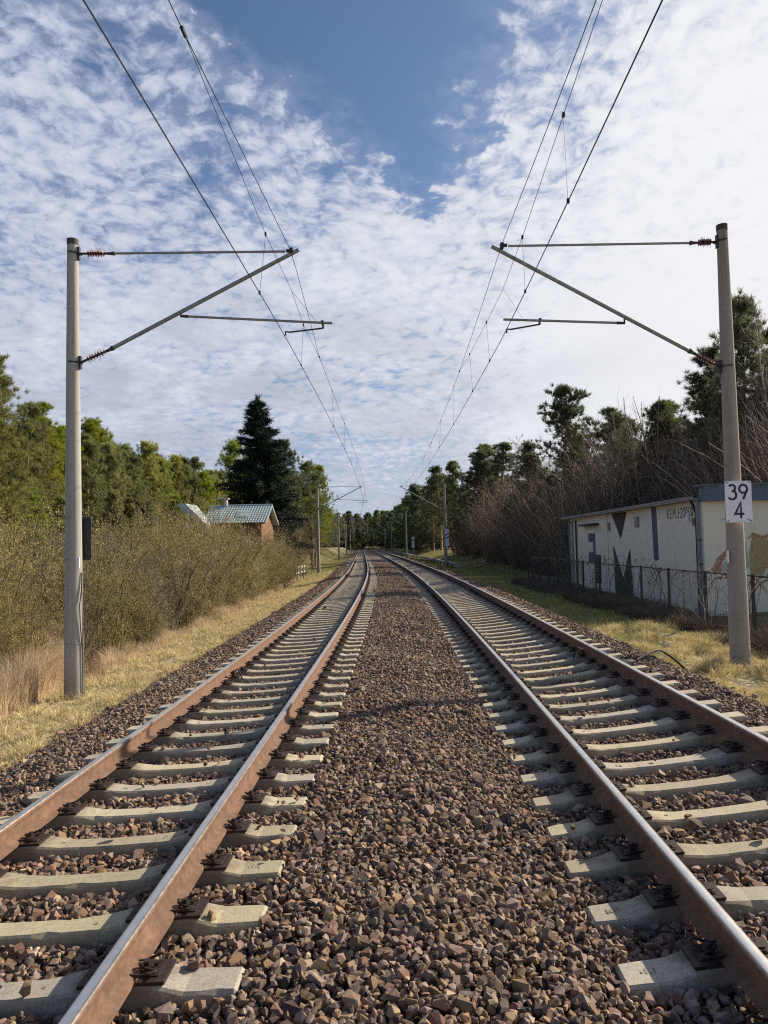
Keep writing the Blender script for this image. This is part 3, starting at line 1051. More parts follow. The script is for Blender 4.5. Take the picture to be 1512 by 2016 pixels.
def stroke_mesh(name, lines, wd, fn, m, depth=.003, closed=False):
    """flat lettering of constant stroke width; fn(u, v, d)"""
    b = B()
    for ln in lines:
        pts = [Vector((p[0], p[1])) for p in ln]
        L, R = [], []
        for i, p in enumerate(pts):
            d0 = (pts[i] - pts[i - 1]).normalized() if i else None
            d1 = (pts[i + 1] - pts[i]).normalized() if i < len(pts) - 1 else None
            d = ((d0 or d1) + (d1 or d0)).normalized()
            nrm = Vector((-d.y, d.x))
            k = 1 / max(.45, nrm.dot(Vector((-(d1 or d0).y, (d1 or d0).x))))
            L.append(p + nrm * wd / 2 * k)
            R.append(p - nrm * wd / 2 * k)
        for i in range(len(pts) - 1):
            q = [L[i], L[i + 1], R[i + 1], R[i]]
            b.prism([(a.x, a.y) for a in q], .0005, depth, fn)
    return b.mesh(name, m)


DIG = {
    '3': [arc(.30, .74, .20, 150, -90, 16) + [], arc(.30, .30, .25, 90, -150, 18, .27)],
    '9': [arc(.33, .68, .245, -60, 300, 26, .26), [(.555, .58), (.30, .02)]],
    '4': [[(.42, 0), (.42, .98), (.05, .27), (.62, .27)]],
    '2': [arc(.28, .72, .22, 170, -40, 10) + [(.05, .04), (.52, .04)]],
    '0': [arc(.28, .5, .22, 0, 360, 18, .46)],
    'E': [[(.5, .97), (.08, .97), (.08, .03), (.5, .03)], [(.08, .5), (.42, .5)]],
    'M': [[(.05, 0), (.1, .97), (.32, .3), (.54, .97), (.6, 0)]],
    'L': [[(.1, 1), (.1, .03), (.45, .03)]],
    'I': [[(.2, 0), (.2, 1)], [(.05, .03), (.2, .0)]],
    '.': [[(.1, .45), (.1, .60)]],
    '<': [[(.3, .95), (.05, .5), (.3, .05)], [(.5, .95), (.25, .5), (.5, .05)]],
    '>': [[(.05, .95), (.3, .5), (.05, .05)], [(.25, .95), (.5, .5), (.25, .05)]],
}


def place_sign(s, off, zc, wd, ht, label, name='kilometre_sign'):
    w = W(s, off, 0)
    return empty(name, (w.x, w.y, zc), float(th_(s)), label, 'sign')


ks = place_sign(13.08, 6.085, CZ + .62, 0, 0, 'white kilometre plate reading 39 over 4 on the nearest right mast')
pl = B()
hw_, hh_ = .237, .372
outl = []
for cx_, cy_, a0 in ((hw_ - .03, hh_ - .03, 0), (-hw_ + .03, hh_ - .03, 90), (-hw_ + .03, -hh_ + .03, 180), (hw_ - .03, -hh_ + .03, 270)):
    outl += arc(cx_, cy_, .03, a0, a0 + 90, 4)
fnf = lambda u, v, d: (u, -d, v)
pl.prism(outl, 0, .004, fnf)
plate = pl.obj('plate', M['white'], ks)
fnd = lambda u, v, d: (u, -.004 - d, v)
for ch, x0, y0, sc_ in (('3', -.195, .035, .285), ('9', -.005, .035, .285), ('4', -.085, -.295, .285)):
    lines = [[(x0 + p[0] * sc_, y0 + p[1] * sc_) for p in ln] for ln in DIG[ch]]
    link('digit', stroke_mesh('digit', lines, .039, fnd, M['ink']), plate)
for (u, v) in ((-.20, .345), (.195, .345), (-.195, -.345), (.20, -.345)):
    B().tube([(u, -.004, v), (u, -.012, v)], .013, 8).obj('bolt', M['ink'], plate)
b = B()
for v in (.35, -.35):
    for k in (-1, 0, 1):
        b.tube([(k * .05, -.004, v), (k * .05, -.006, v)], .006, 6)
b.box((.13, -.006, -.325), (.185, -.005, -.312))
tag(b.obj('perforation', M['ink'], plate), kind='stuff')
for zz_ in (.3, -.3):
    B().tube([(-.06 + .17 * cos(a), .21 + .18 * sin(a), zz_) for a in np.linspace(pi, 2 * pi, 7)], .01, 5).obj('strap', M['galv'], ks)

# striped announcement boards on far masts
def striped_board(s, off, zc, n, label):
    w = W(s, off, 0)
    r = empty('striped_board', (w.x, w.y, zc), float(th_(s)), label, 'sign')
    B().box((-.19, 0, -.80), (.19, .03, .80)).obj('plate', M['white'], r)
    for k in range(n):
        v = .30 - .30 * k
        B().prism([(-.19, v - .16), (.19, v + .06), (.19, v + .18), (-.19, v - .04)], .002, .006, fnf).obj('stripe', M['blackp'], r)
    B().box((-.03, .03, -.5), (.03, .12, .5)).obj('bracket', M['iron'], r)
    return r


striped_board(68.6, 6.20, 2.98, 2, 'white board with two slanting black stripes on the second right mast')
striped_board(106.0, 5.6, 2.65, 1, 'white board with one slanting black stripe standing farther along the right track')
w = W(106.05, 5.6, 0)
tag(B().tube([(w.x, w.y + .12, 0), (w.x, w.y + .12, 3.3)], .05, 8).obj('board_post', M['galv'], smooth_=True), 'thin steel post carrying the one striped board', 'post')

# small white marker post by the near right mast
w = W(15.4, 6.93, 0)
mp_ = empty('marker_post', (w.x, w.y, .12), 0, 'short white concrete marker post just left of the nearest right mast', 'post')
B().box((-.045, -.045, -.2), (.045, .045, .82)).obj('post', M['concrete'], mp_)
B().box((-.06, -.06, .82), (.06, .06, .85)).obj('cap', M['white'], mp_)

# ------------------------------------------------------------------ wires
def wire_pts(ctrl, s0, s1, step):
    """ctrl: (s, off, z)"""
    a = np.array(ctrl)
    ss_ = np.arange(s0, s1 + .01, step)
    return [W(s, float(np.interp(s, a[:, 0], a[:, 1])), float(np.interp(s, a[:, 0], a[:, 2]))) for s in ss_]


MS = [-45, 13.3, 69, 130, 195, 252, 306, 362]


def overhead(label, offs_c, zc_, offs_m, zm_, st, drops, reg, first):
    r = empty('overhead_line', (0, 0, 0), label=label, cat='overhead line')
    cs = [(s, o, zc_) for s, o in zip(MS, offs_c)]
    B().tube(wire_pts(cs, -20, 360, 2.0), .0072, 5).obj('contact_wire', M['wire'], r, True)
    om = np.array(offs_m)

    def mz(s):
        i = max(0, min(len(MS) - 2, int(np.searchsorted(MS, s)) - 1))
        L = MS[i + 1] - MS[i]
        u = (s - MS[i]) / L
        return zm_ - 4 * .62 * (L / 57) * u * (1 - u)

    def mo(s): return float(np.interp(s, om[:, 0], om[:, 1]))

    def co(s): return float(np.interp(s, MS, offs_c))
    B().tube([W(s, mo(s), mz(s)) for s in np.arange(-20, 360, 1.0)], .0058, 5).obj('messenger_wire', M['wire'], r, True)
    # stitch wires at each mast (measured at the near mast, repeated at the others)
    for k, s0 in enumerate(MS[1:5]):
        pts = []
        for (ds, o, z) in st:
            s = s0 + ds
            oo = o if k == 0 else mo(s)
            pts.append((s, oo, z))
        pts[0] = (pts[0][0], mo(pts[0][0]), mz(pts[0][0]))
        pts[-1] = (pts[-1][0], mo(pts[-1][0]), mz(pts[-1][0]))
        B().tube([W(*p) for p in pts], .0042, 4).obj('stitch_wire', M['wire'], r)
        B().tube([W(s0, pts[len(pts) // 2][1], pts[len(pts) // 2][2]), W(s0, reg[0], reg[1])], .0035, 4).obj('support_wire', M['wire'], r)
        for p in (pts[0], pts[-1]):
            q = W(*p)
            B().tube([q - Vector((0, .07, 0)), q + Vector((0, .07, 0))], .021, 6).obj('wire_joint', M['iron'], r)
        for (ds, o, z) in st[1:-1]:
            if abs(ds) < .5:
                continue
            s = s0 + ds
            oo = o if k == 0 else mo(s)
            drop(r, s, oo, z, co(s), zc_)
    for i in range(len(MS) - 1):
        L = MS[i + 1] - MS[i]
        n = 7
        for j in range(n):
            s = MS[i] + 10.5 + (L - 21) * j / (n - 1)
            if s < 1 or s > 255:
                continue
            drop(r, s, mo(s), mz(s), co(s), zc_)
    return r


def drop(r, s, o0, z0, o1, z1):
    a, b_ = W(s, o0, z0), W(s, o1, z1)
    d = B().tube([a, b_], .0034, 4)
    for q in (a, b_):
        d.box(tuple(q - Vector((.014, .022, .02))), tuple(q + Vector((.014, .022, .03))))
    d.obj('dropper', M['wire'], r)


overhead('overhead wires above the left track with contact wire and droppers', [-2.96, -2.06, -1.68, -2.45, -1.9, -2.4, -1.9, -2.4], CZ + 3.925,
         [(-45, -2.9), (7.1, -2.10), (13.3, -1.90), (19.9, -2.06), (69, -1.45), (130, -2.2), (195, -1.9), (252, -2.2), (306, -1.9), (362, -2.1)], CZ + 5.48,
         [(-6.2, -2.11, 0), (-2.26, -1.99, CZ + 4.845), (0, -1.91, CZ + 4.75), (2.31, -1.98, CZ + 4.81), (6.6, -2.06, 0)], None, (-1.465, CZ + 4.16), 23.8)
overhead('overhead wires above the right track with contact wire and droppers', [1.44, 2.06, 1.63, 2.5, 2.0, 2.5, 2.0, 2.5], CZ + 3.896,
         [(-45, 2.0), (7.1, 2.02), (13.3, 2.02), (21.9, 2.02), (69, 2.04), (130, 2.4), (195, 2.1), (252, 2.4), (306, 2.1), (362, 2.3)], CZ + 5.52,
         [(-8.1, 2.0, 0), (-5.07, 1.985, CZ + 4.914), (-2.08, 2.019, CZ + 4.76), (0, 2.02, CZ + 4.68), (2.23, 1.996, CZ + 4.74), (5.34, 1.967, CZ + 4.864), (8.6, 2.02, 0)], None, (2.37, CZ + 4.12), 27.5)

# ------------------------------------------------------------------ cream building on the right
WX, Y0, Y1, ZT = 9.75, 24.0, 43.4, 3.72
bd = empty('flat_roofed_building', (WX, Y0, -.05), 0, 'low cream rendered building with slate mural letters behind the mesh fence', 'building')
bd_o = Vector((WX, Y0, -.05))


def L_(x, y, z):
    return (x - bd_o.x, y - bd_o.y, z - bd_o.z)


for i, (a, c_) in enumerate(((24.35, 27.5), (27.5, 31.4), (31.4, 35.4), (35.4, 39.4), (39.4, 43.4))):
    dx = .0 + .012 * ((i * 7) % 3)
    B().box(L_(WX + dx, a + .018, -.3), L_(WX + .25, c_ - .018, ZT)).obj('wall_panel', M['plaster'], bd)
B().box(L_(WX + .12, 24.05, -.3), L_(WX + 11.8, 43.35, ZT - .02)).obj('core_wall', M['pipe'], bd)
B().box(L_(WX - .02, 24.0, -.3), L_(WX + 12.0, 24.36, ZT)).obj('end_wall', M['plaster'], bd)
B().box(L_(WX - .38, 24.2, ZT), L_(WX + 12.2, 43.9, ZT + .07)).box(L_(WX - .40, 24.2, ZT + .07), L_(WX - .34, 43.95, ZT + .13)).obj('roof_slab', M['eave'], bd)
B().box(L_(WX - .2, 24.3, ZT + .075), L_(WX + 12, 43.8, ZT + .12)).obj('roofing', M['roofing'], bd)
B().box(L_(WX - .05, 23.75, 3.66), L_(WX + 12.4, 24.22, 4.16)).obj('fascia', M['fascia'], bd)
B().box(L_(WX - .22, 23.70, 4.16), L_(WX + 12.5, 24.3, 4.21)).obj('coping', M['fascia'], bd)
B().tube([L_(WX - .30, 24.1, 3.78), L_(WX - .30, 43.9, 3.78)], .05, 8).obj('gutter', M['eave'], bd, True)
B().tube([L_(WX - .12, 24.22, 3.7), L_(WX - .10, 24.22, -.1)], .055, 10).obj('drain_pipe', M['pipe'], bd, True)
B().tube([L_(WX - .30, 24.3, 3.76), L_(WX - .14, 24.42, 3.5), L_(WX - .08, 24.42, 3.3), L_(WX - .08, 24.42, -.1)], .045, 10).obj('drain_pipe', M['paint_dark'], bd, True)
for yy in (41.6, 42.5, 43.2):
    B().tube([L_(WX - .07, yy, 3.6), L_(WX - .07, yy, -.1)], .05, 8).obj('drain_pipe', M['paint_dark'] if yy < 42 else M['pipe'], bd, True)
for zz_ in (1.6, 2.4):
    B().box(L_(WX - .17, 24.15, zz_), L_(WX + .0, 24.3, zz_ + .03)).obj('pipe_bracket', M['iron'], bd)
fw_ = lambda y, z, d: L_(WX - d, y, z)


def paint(name, poly, m, d=.006):
    bb = B().prism([(p[0], p[1]) for p in poly], .0015, d, fw_)
    o = bb.obj(name, m, bd)
    return o


paint('painted_letter', [(34.6, 3.69), (32.3, 3.69), (33.3, 2.52)], M['paint_dark'])
paint('painted_letter', [(34.5, 2.2), (33.1, .70), (32.0, 2.05), (31.75, -.1), (34.35, -.1)], M['paint_dark'])
paint('painted_letter', [(29.05, 3.70), (28.5, 3.70), (28.42, 1.65), (28.92, 1.65)], M['paint_grey'])
paint('painted_letter', [(39.1, 2.82), (37.7, 2.82), (37.7, 1.3), (39.1, 1.3), (39.1, 1.82), (38.05, 1.82), (38.05, 2.36), (39.1, 2.36)], M['paint_grey'])
B().box(L_(WX - .05, 38.06, 1.86), L_(WX - .007, 39.05, 2.32)).obj('window', M['plaster'], bd)
wn = B().box(L_(WX - .04, 36.75, .30), L_(WX - .01, 37.72, 1.72)).obj('window', M['paint_dark'], bd)
for k in range(9):
    B().box(L_(WX - .075, 36.8, .38 + .15 * k), L_(WX - .042, 37.67, .42 + .15 * k)).obj('louvre', M['pipe'], wn)
B().box(L_(WX - .02, 37.68, -.1), L_(WX - .007, 37.98, 1.3)).obj('dark_panel', M['paint_dark'], bd)
B().box(L_(WX - .32, 36.9, 3.22), L_(WX - .01, 39.9, 3.32)).obj('canopy', M['paint_dark'], bd)
for (a, c_, z0, z1) in ((30.6, 31.05, 2.98, 3.42), (34.95, 35.2, 2.9, 3.3)):
    vb = B().box(L_(WX - .06, a, z0), L_(WX - .0, c_, z1)).obj('vent_box', M['pipe'], bd)
    B().box(L_(WX - .07, a + .06, z0 + .06), L_(WX - .061, c_ - .06, z1 - .06)).obj('cover', M['eave'], vb)
lamp = B().tube([L_(WX - .03, 24.95, 3.35), L_(WX - .14, 24.95, 3.30), L_(WX - .16, 24.95, 3.02)], [.03, .05, .08], 8).obj('wall_lamp', M['white'], bd, True)
B().box(L_(WX - .07, 24.75, 2.9), L_(WX - .0, 24.85, 3.15)).obj('junction_box', M['pipe'], bd)
# written line: the reader stands at the track, so the text runs from far to near
txt = '<EMLI.2009>'
wid = {'<': .85, '>': .62, 'E': .68, 'M': .72, 'L': .52, 'I': .36, '.': .24}
u = 0
lines = []
for ch in txt:
    for ln in DIG[ch]:
        lines.append([(u + p[0], p[1]) for p in ln])
    u += wid.get(ch, .62)
kx = 2.55 / u
lt = stroke_mesh('lettering', [[(27.35 - p[0] * kx, 3.20 + p[1] * .36) for p in ln] for ln in lines], .036, fw_, M['blackp'], .006)
link('lettering', lt, bd)
# graffiti on the end wall facing the camera
ff = lambda x, z, d: L_(x, 24.0 - d, z)


def gpaint(poly, m, d):
    B().prism(poly, .0015, d, ff).obj('graffiti', m, bd)


gpaint([(10.22, 1.40), (10.42, 1.75), (10.75, 2.22), (11.05, 2.35), (11.15, 1.5), (10.7, 1.2)], M['teal'], .005)
gpaint([(9.95, 1.42), (10.12, 1.80), (10.38, 2.02), (10.62, 2.45), (10.80, 2.42), (10.52, 1.98), (10.30, 1.70), (10.22, 1.32), (10.02, 1.28)], M['orange'], .009)
gpaint([(10.62, 1.75), (10.85, 2.0), (10.9, 1.9), (10.68, 1.62)], M['orange'], .012)
gpaint([(11.15, 1.9), (11.28, 2.48), (11.72, 2.52), (11.86, 2.1), (11.74, 1.6), (11.60, 1.25), (11.2, 1.15)], M['ochre'], .008)
gpaint([(11.12, 2.42), (11.3, 2.62), (11.62, 2.50), (11.95, 2.63), (12.4, 2.58), (12.3, 2.45), (11.7, 2.44), (11.3, 2.46)], M['orange'], .012)
gpaint([(11.66, 1.95), (11.86, 1.85), (11.9, 1.62), (11.74, 1.42), (11.64, 1.5), (11.76, 1.68)], M['orange'], .011)
gpaint([(11.95, 2.45), (12.6, 2.5), (12.9, 2.1), (12.5, 1.6), (12.1, 2.0)], M['ochre'], .010)
gpaint([(11.72, 2.25), (11.95, 2.1), (12.3, 1.7), (12.9, 1.2), (12.8, .6), (11.8, .7), (11.65, 1.2), (11.95, 1.6)], M['teal'], .006)

# ------------------------------------------------------------------ mesh fence in front of it
def fx(s): return float(np.interp(s, [12, 20, 30, 48], [7.95, 7.35, 7.0, 6.7]))


fn_ = empty('mesh_fence', (fx(12), 12, 0), 0, 'dark wire mesh fence with bare vines in front of the cream building', 'fence')
fo = Vector((fx(12), 12, 0))
posts = [12.0 + 2.15 * k for k in range(14)]
for s in posts:
    x = fx(s)
    z = gz(x, s)
    B().box((x - .03 - fo.x, s - .03 - fo.y, z - .3), (x + .03 - fo.x, s + .03 - fo.y, 1.66)).obj('fence_post', M['fence'], fn_)
for zz_ in (1.62, .35):
    bb = B()
    for a, c_ in zip(posts[:-1], posts[1:]):
        bb.tube([(fx(a) - fo.x, a - fo.y, zz_), (fx(c_) - fo.x, c_ - fo.y, zz_)], .02 if zz_ > 1 else .012, 6)
    bb.obj('fence_rail', M['fence'], fn_)
for a, c_ in zip(posts[:-1], posts[1:]):
    P0, P1 = [], []
    for k in range(1, 28):
        y = a + (c_ - a) * k / 28
        P0.append((fx(y) - fo.x, y - fo.y, .0))
        P1.append((fx(y) - fo.x, y - fo.y, 1.6))
    for zz_ in (.2, .55, .9, 1.25):
        P0.append((fx(a) - fo.x, a - fo.y, zz_))
        P1.append((fx(c_) - fo.x, c_ - fo.y, zz_))
    V, F = seg_mesh(P0, P1, np.full(len(P0), .0017), np.full(len(P0), .0017))
    link('mesh_panel', mesh_np('mesh_panel', V, [(F, 0)], [M['fence']]), fn_)

# vines along the top and up the mesh
P0, P1, R0 = [], [], []
rv = random.Random(3)
for k in range(170):
    s = rv.uniform(13, 40)
    p = Vector((fx(s) + rv.uniform(-.06, .06), s, rv.choice([0.05, 1.55, 1.6, 1.6, 1.6])))
    up = p.z < 1
    d = Vector((rv.uniform(-.1, .1), rv.uniform(-.6, .6), 1.0)) if up else Vector((rv.uniform(-.3, .3), rv.choice([-1, 1]), rv.uniform(-.35, .25)))
    r = rv.uniform(.006, .018)
    for q in range(rv.randint(8, 16)):
        d = (d + Vector((rv.gauss(0, .12), rv.gauss(0, .35), rv.gauss(0, .35) - (.08 if not up else -.05) - max(0, p.z - 1.68) * 2))).normalized()
        n = p + d * .16
        n.x = fx(n.y) + max(-.16, min(.16, n.x - fx(n.y)))
        P0.append(tuple(p)); P1.append(tuple(n)); R0.append(r)
        r *= .93
        p = n
V, F = seg_mesh(P0, P1, R0, np.array(R0) * .93)
tag(link('bare_vine', mesh_np('bare_vine', V, [(F, 0)], [M['vine']])), 'tangle of bare climbing vines along the top of the mesh fence', 'vine', kind='stuff')

# ------------------------------------------------------------------ cable trough on legs, right side
tr = empty('cable_trough', W(63.5, 6.5, 0), 0, 'long low concrete cable trough on short legs beside the right track', 'cable trough')
to = Vector(tr.location)
for k in range(34):
    a, c_ = 63.5 + 3.2 * k, 63.5 + 3.2 * (k + 1) - .06
    p, q = W(a, 6.5 - .006 * (a - 63), .62) - to, W(c_, 6.5 - .006 * (c_ - 63), .62) - to
    bb = B()
    bb.add([p + Vector((-.18, 0, -.12)), p + Vector((.18, 0, -.12)), p + Vector((.18, 0, .06)), p + Vector((-.18, 0, .06)),
            q + Vector((-.18, 0, -.12)), q + Vector((.18, 0, -.12)), q + Vector((.18, 0, .06)), q + Vector((-.18, 0, .06))],
           [(0, 1, 2, 3), (7, 6, 5, 4), (0, 4, 5, 1), (1, 5, 6, 2), (2, 6, 7, 3), (3, 7, 4, 0)])
    bb.obj('trough_section', M['eave'], tr)
    B().box(tuple(p + Vector((-.05, 1.5, -.65))), tuple(p + Vector((.05, 1.62, -.12)))).obj('leg', M['bark_dark'], tr)
p = W(63.3, 6.5, 0) - to
B().box(tuple(p + Vector((-.26, -.1, -.1))), tuple(p + Vector((.26, .1, .80)))).obj('end_block', M['concrete'], tr)
w = W(45, 8.6, 0)
tag(B().tube([(w.x, w.y, -.1), (w.x, w.y, 1.0)], .035, 6).obj('iron_stake', M['bark_dark']), 'short dark stake in the grass left of the mesh fence', 'stake')

# small far signals
def far_signal(s, off, label):
    w = W(s, off, 0)
    r = empty('signal_post', (w.x, w.y, 0), 0, label, 'signal')
    B().tube([(0, 0, -.2), (0, 0, 3.6)], .06, 8).obj('post', M['galv'], r)
    B().box((-.28, -.12, 2.7), (.28, .12, 3.5)).obj('signal_head', M['signback'], r)
    B().tube([(0, -.12, 3.2), (0, -.14, 3.2)], .1, 10).obj('lens', M['white'], r)


far_signal(150, 4.9, 'small far signal with dark head right of the right track')
far_signal(205, -5.0, 'small far signal with dark head left of the left track')

# ------------------------------------------------------------------ house with tiled roof, left
hx0, hx1, hy0, hy1 = -13.9, -9.6, 49.0, 54.0
hs_ = empty('tiled_house', (hx0, hy0, -.3), 0, 'small timber house with green tiled roof, chimney and skylight behind the left bushes', 'house')
ho = Vector((hx0, hy0, -.3))
def H(x, y, z): return (x - ho.x, y - ho.y, z - ho.z)


ez, rz_, ym = 4.12, 5.42, (hy0 + hy1) / 2
B().box(H(hx0, hy0 + .3, -.4), H(hx1 - .25, hy1 - .3, ez)).obj('wall', M['timber'], hs_)
B().prism([(hy0 + .3, ez), (hy1 - .3, ez), (ym, rz_ - .12)], 0, .14, lambda y, z, d: H(hx1 - .25 - d, y, z)).obj('gable_board', M['timber'], hs_)
bb = B()
sl_ = (rz_ - ez) / (ym - hy0)
nc, nr = 23, 9
for rI in range(nr):
    for cI in range(nc):
        xa = hx0 + (hx1 - hx0) * cI / nc
        xb = hx0 + (hx1 - hx0) * (cI + 1) / nc
        ya = hy0 + (ym - hy0) * rI / nr - .03
        yb = hy0 + (ym - hy0) * (rI + 1) / nr
        za, zb_ = ez + sl_ * (ya - hy0) + .05, ez + sl_ * (yb - hy0) + .015
        xm = (xa + xb) / 2
        pts = [H(xa, ya, za), H(xm, ya, za + .045), H(xb, ya, za), H(xb, yb, zb_), H(xm, yb, zb_ + .045), H(xa, yb, zb_), H(xa, ya, za - .04), H(xm, ya, za), H(xb, ya, za - .04)]
        bb.add(pts, [(0, 1, 4, 5), (1, 2, 3, 4), (6, 7, 1, 0), (7, 8, 2, 1)])
rf = B().prism([(hy0 - .02, ez - .05), (hy0 - .02, ez + .0), (ym, rz_), (hy1, ez), (hy1, ez - .05), (ym, rz_ - .1)], 0, hx1 - hx0 + .1, lambda y, z, d: H(hx0 + d, y, z)).obj('roof', M['tile'], hs_)
tag(bb.obj('roof_tile', M['tile'], rf), kind='stuff')
B().box(H(hx0 + 2.2, hy0 + 1.3, ez + 1.3 * sl_ + .02), H(hx0 + 3.1, hy0 + 1.34, ez + 1.3 * sl_ + .12)).prism([(hy0 + .75, ez + .75 * sl_ + .11), (hy0 + 1.6, ez + 1.6 * sl_ + .11), (hy0 + 1.6, ez + 1.6 * sl_ + .05), (hy0 + .75, ez + .75 * sl_ + .05)], hx0 + 2.15, hx0 + 3.0, lambda y, z, d: H(d, y, z)).obj('skylight', M['paleroof'], rf)
B().tube([H(hx0, ym, rz_ + .04), H(hx1 + .1, ym, rz_ + .04)], .08, 8).obj('ridge_tile', M['tile'], rf, True)
for sg_ in (0, 1):
    ya = hy0 if sg_ == 0 else hy1
    B().add([H(hx1 + .06, ya, ez - .1), H(hx1 + .06, ya, ez + .08), H(hx1 + .06, ym, rz_ + .06), H(hx1 + .06, ym, rz_ - .12), H(hx1 + .12, ya, ez - .1), H(hx1 + .12, ya, ez + .08), H(hx1 + .12, ym, rz_ + .06), H(hx1 + .12, ym, rz_ - .12)],
            [(0, 1, 2, 3), (4, 7, 6, 5), (0, 4, 5, 1), (1, 5, 6, 2), (2, 6, 7, 3), (3, 7, 4, 0)]).obj('barge_board', M['tile'], hs_)
B().tube([H(hx0, hy0 - .08, ez - .02), H(hx1, hy0 - .08, ez - .02)], .06, 8).obj('gutter', M['iron'], hs_, True)
ch_ = B().box(H(-12.95, ym - .2, rz_ - .4), H(-12.72, ym + .2, rz_ + .52)).box(H(-13.45, ym - .3, rz_ + .52), H(-12.6, ym + .3, rz_ + .60)).obj('chimney', M['concrete'], rf)
# pale side roof to the left
sh = empty('side_shed', (-14.3, 48.2, -.5), 0, 'pale sheet roofed annex sloping down in front of the tiled house', 'shed')
B().add([(-1.05, 0, 6.0), (-.45, 0, 6.0), (1.15, -.6, 4.5), (1.15, -.6, 4.1), (-1.05, 0, 5.9), (-1.05, 2.6, 6.0), (-.45, 2.6, 6.0), (1.15, 2.0, 4.5), (1.15, 2.0, 4.1), (-1.05, 2.6, 5.9)],
        [(0, 4, 3, 2, 1), (5, 6, 7, 8, 9), (0, 1, 6, 5), (1, 2, 7, 6), (2, 3, 8, 7), (3, 4, 9, 8), (4, 0, 5, 9)]).obj('roof', M['paleroof'], sh)
B().box((-.9, .3, -.2), (1.0, 1.9, 4.3)).obj('wall', M['timber'], sh)

# pale wooden rails at the end of the left bushes
wf = empty('wooden_fence', W(58, -7.0, -.3), 0, 'short weathered wooden rail fence at the far end of the left bushes', 'fence')
for k in range(4):
    B().box((-.05, k * 1.7 - .05, -.2), (.05, k * 1.7 + .05, 1.15)).obj('post', M['wood'], wf)
for zz_ in (.55, 1.0):
    B().box((-.09, -.3, zz_), (-.05, 5.6, zz_ + .14)).obj('board', M['wood'], wf)

# ------------------------------------------------------------------ plants
def rdir(r, d, spread):
    v = Vector((r.gauss(0, 1), r.gauss(0, 1), r.gauss(0, 1)))
    return (d + v.normalized() * spread).normalized()


class Plant:
    def __init__(self, seed):
        self.r = random.Random(seed)
        self.s = [[], [], []]      # segments by material slot: p0, p1, r0, r1
        self.tips = []

    def limb(self, p, d, L, r0, n, wob, slot=0, up=0.0, end=.35):
        pts = [Vector(p)]
        d = Vector(d).normalized()
        for k in range(n):
            d = rdir(self.r, d, wob)
            d.z += up
            d.normalize()
            q = pts[-1] + d * (L / n)
            a = r0 * (1 - (1 - end) * k / n)
            b = r0 * (1 - (1 - end) * (k + 1) / n)
            self.s[slot].append((tuple(pts[-1]), tuple(q), a, b))
            pts.append(q)
        return pts

    def arrays(self, n=3):
        V, F, parts, base = [], [], [], 0
        for i, s in enumerate(self.s):
            if not s:
                continue
            v, f = seg_mesh([a[0] for a in s], [a[1] for a in s], [a[2] for a in s], [a[3] for a in s], n if i != 0 else max(n, 4), base)
            V.append(v)
            parts.append((f, i))
            base += len(v)
        return V, parts, base


def blades(centers, dirs, n, L, wd, rs, spread=1.0):
    """triangles fanning out of each centre"""
    C = np.repeat(centers, n, 0)
    D = np.repeat(dirs, n, 0) + rs.normal(0, spread, (len(C), 3))
    D /= np.linalg.norm(D, axis=1)[:, None]
    l = L * rs.uniform(.6, 1.25, len(C))[:, None]
    side = np.cross(D, rs.normal(0, 1, (len(C), 3)))
    side /= (np.linalg.norm(side, axis=1)[:, None] + 1e-9)
    S = C + rs.normal(0, L * .15, C.shape)
    a = S - side * wd * .5
    b = S + side * wd * .5
    c = S + D * l
    V = np.stack([a, b, c], 1).reshape(-1, 3)
    F = np.arange(len(V)).reshape(-1, 3)
    return V, F


def bush_meshes(seed, H_, spread, stems, mats_, twig_slot, lean=(0, 0), buds=0, budL=.03, catk=False, dens=1.0, branch=9, twigs=5):
    p = Plant(seed)
    r = p.r
    tips = []
    for k in range(stems):
        a = r.uniform(0, 2 * pi)
        rad = r.uniform(0, .35) * spread
        base = Vector((cos(a) * rad, sin(a) * rad, -.15))
        tilt = r.uniform(.02, .75) * spread / H_
        d = Vector((cos(a) * tilt + lean[0], sin(a) * tilt + lean[1], 1))
        L = H_ * r.uniform(.6, 1.08)
        st = p.limb(base, d, L, .009 + .004 * H_ * r.uniform(.4, 1.5), 7, .19, 0, .02, .25)
        for j in range(int(branch * dens)):
            i = r.randint(1, 6)
            q = st[i].lerp(st[i - 1], r.random())
            dd = rdir(r, (st[i] - st[i - 1]).normalized(), 1.1)
            dd.z = abs(dd.z) * .7 + .05
            bl = L * r.uniform(.14, .34)
            br = p.limb(q, dd, bl, .0075, 4, .3, 1, .04, .4)
            for t in range(twigs):
                i2 = r.randint(1, 4)
                q2 = br[i2].lerp(br[i2 - 1], r.random())
                d2 = rdir(r, (br[i2] - br[i2 - 1]).normalized(), .8)
                d2.z += .05
                tw = p.limb(q2, d2, bl * r.uniform(.25, .6), .0040, 2, .35, 1, .04, .5)
                tips += [tw[1], tw[2]]
            tips.append(br[-1])
    V, parts, base = p.arrays()
    if buds and tips:
        rs = np.random.RandomState(seed)
        t = np.array([tuple(x) for x in tips])
        t = np.repeat(t, buds, 0) + rs.normal(0, .05, (len(t) * buds, 3))
        v, f = blades(t, np.tile([[0, 0, 1.]], (len(t), 1)), 1, budL, budL * .55, rs, .8)
        V.append(v)
        parts.append((f + base, 2))
    return mesh_np('shrub', np.concatenate(V), parts, mats_)


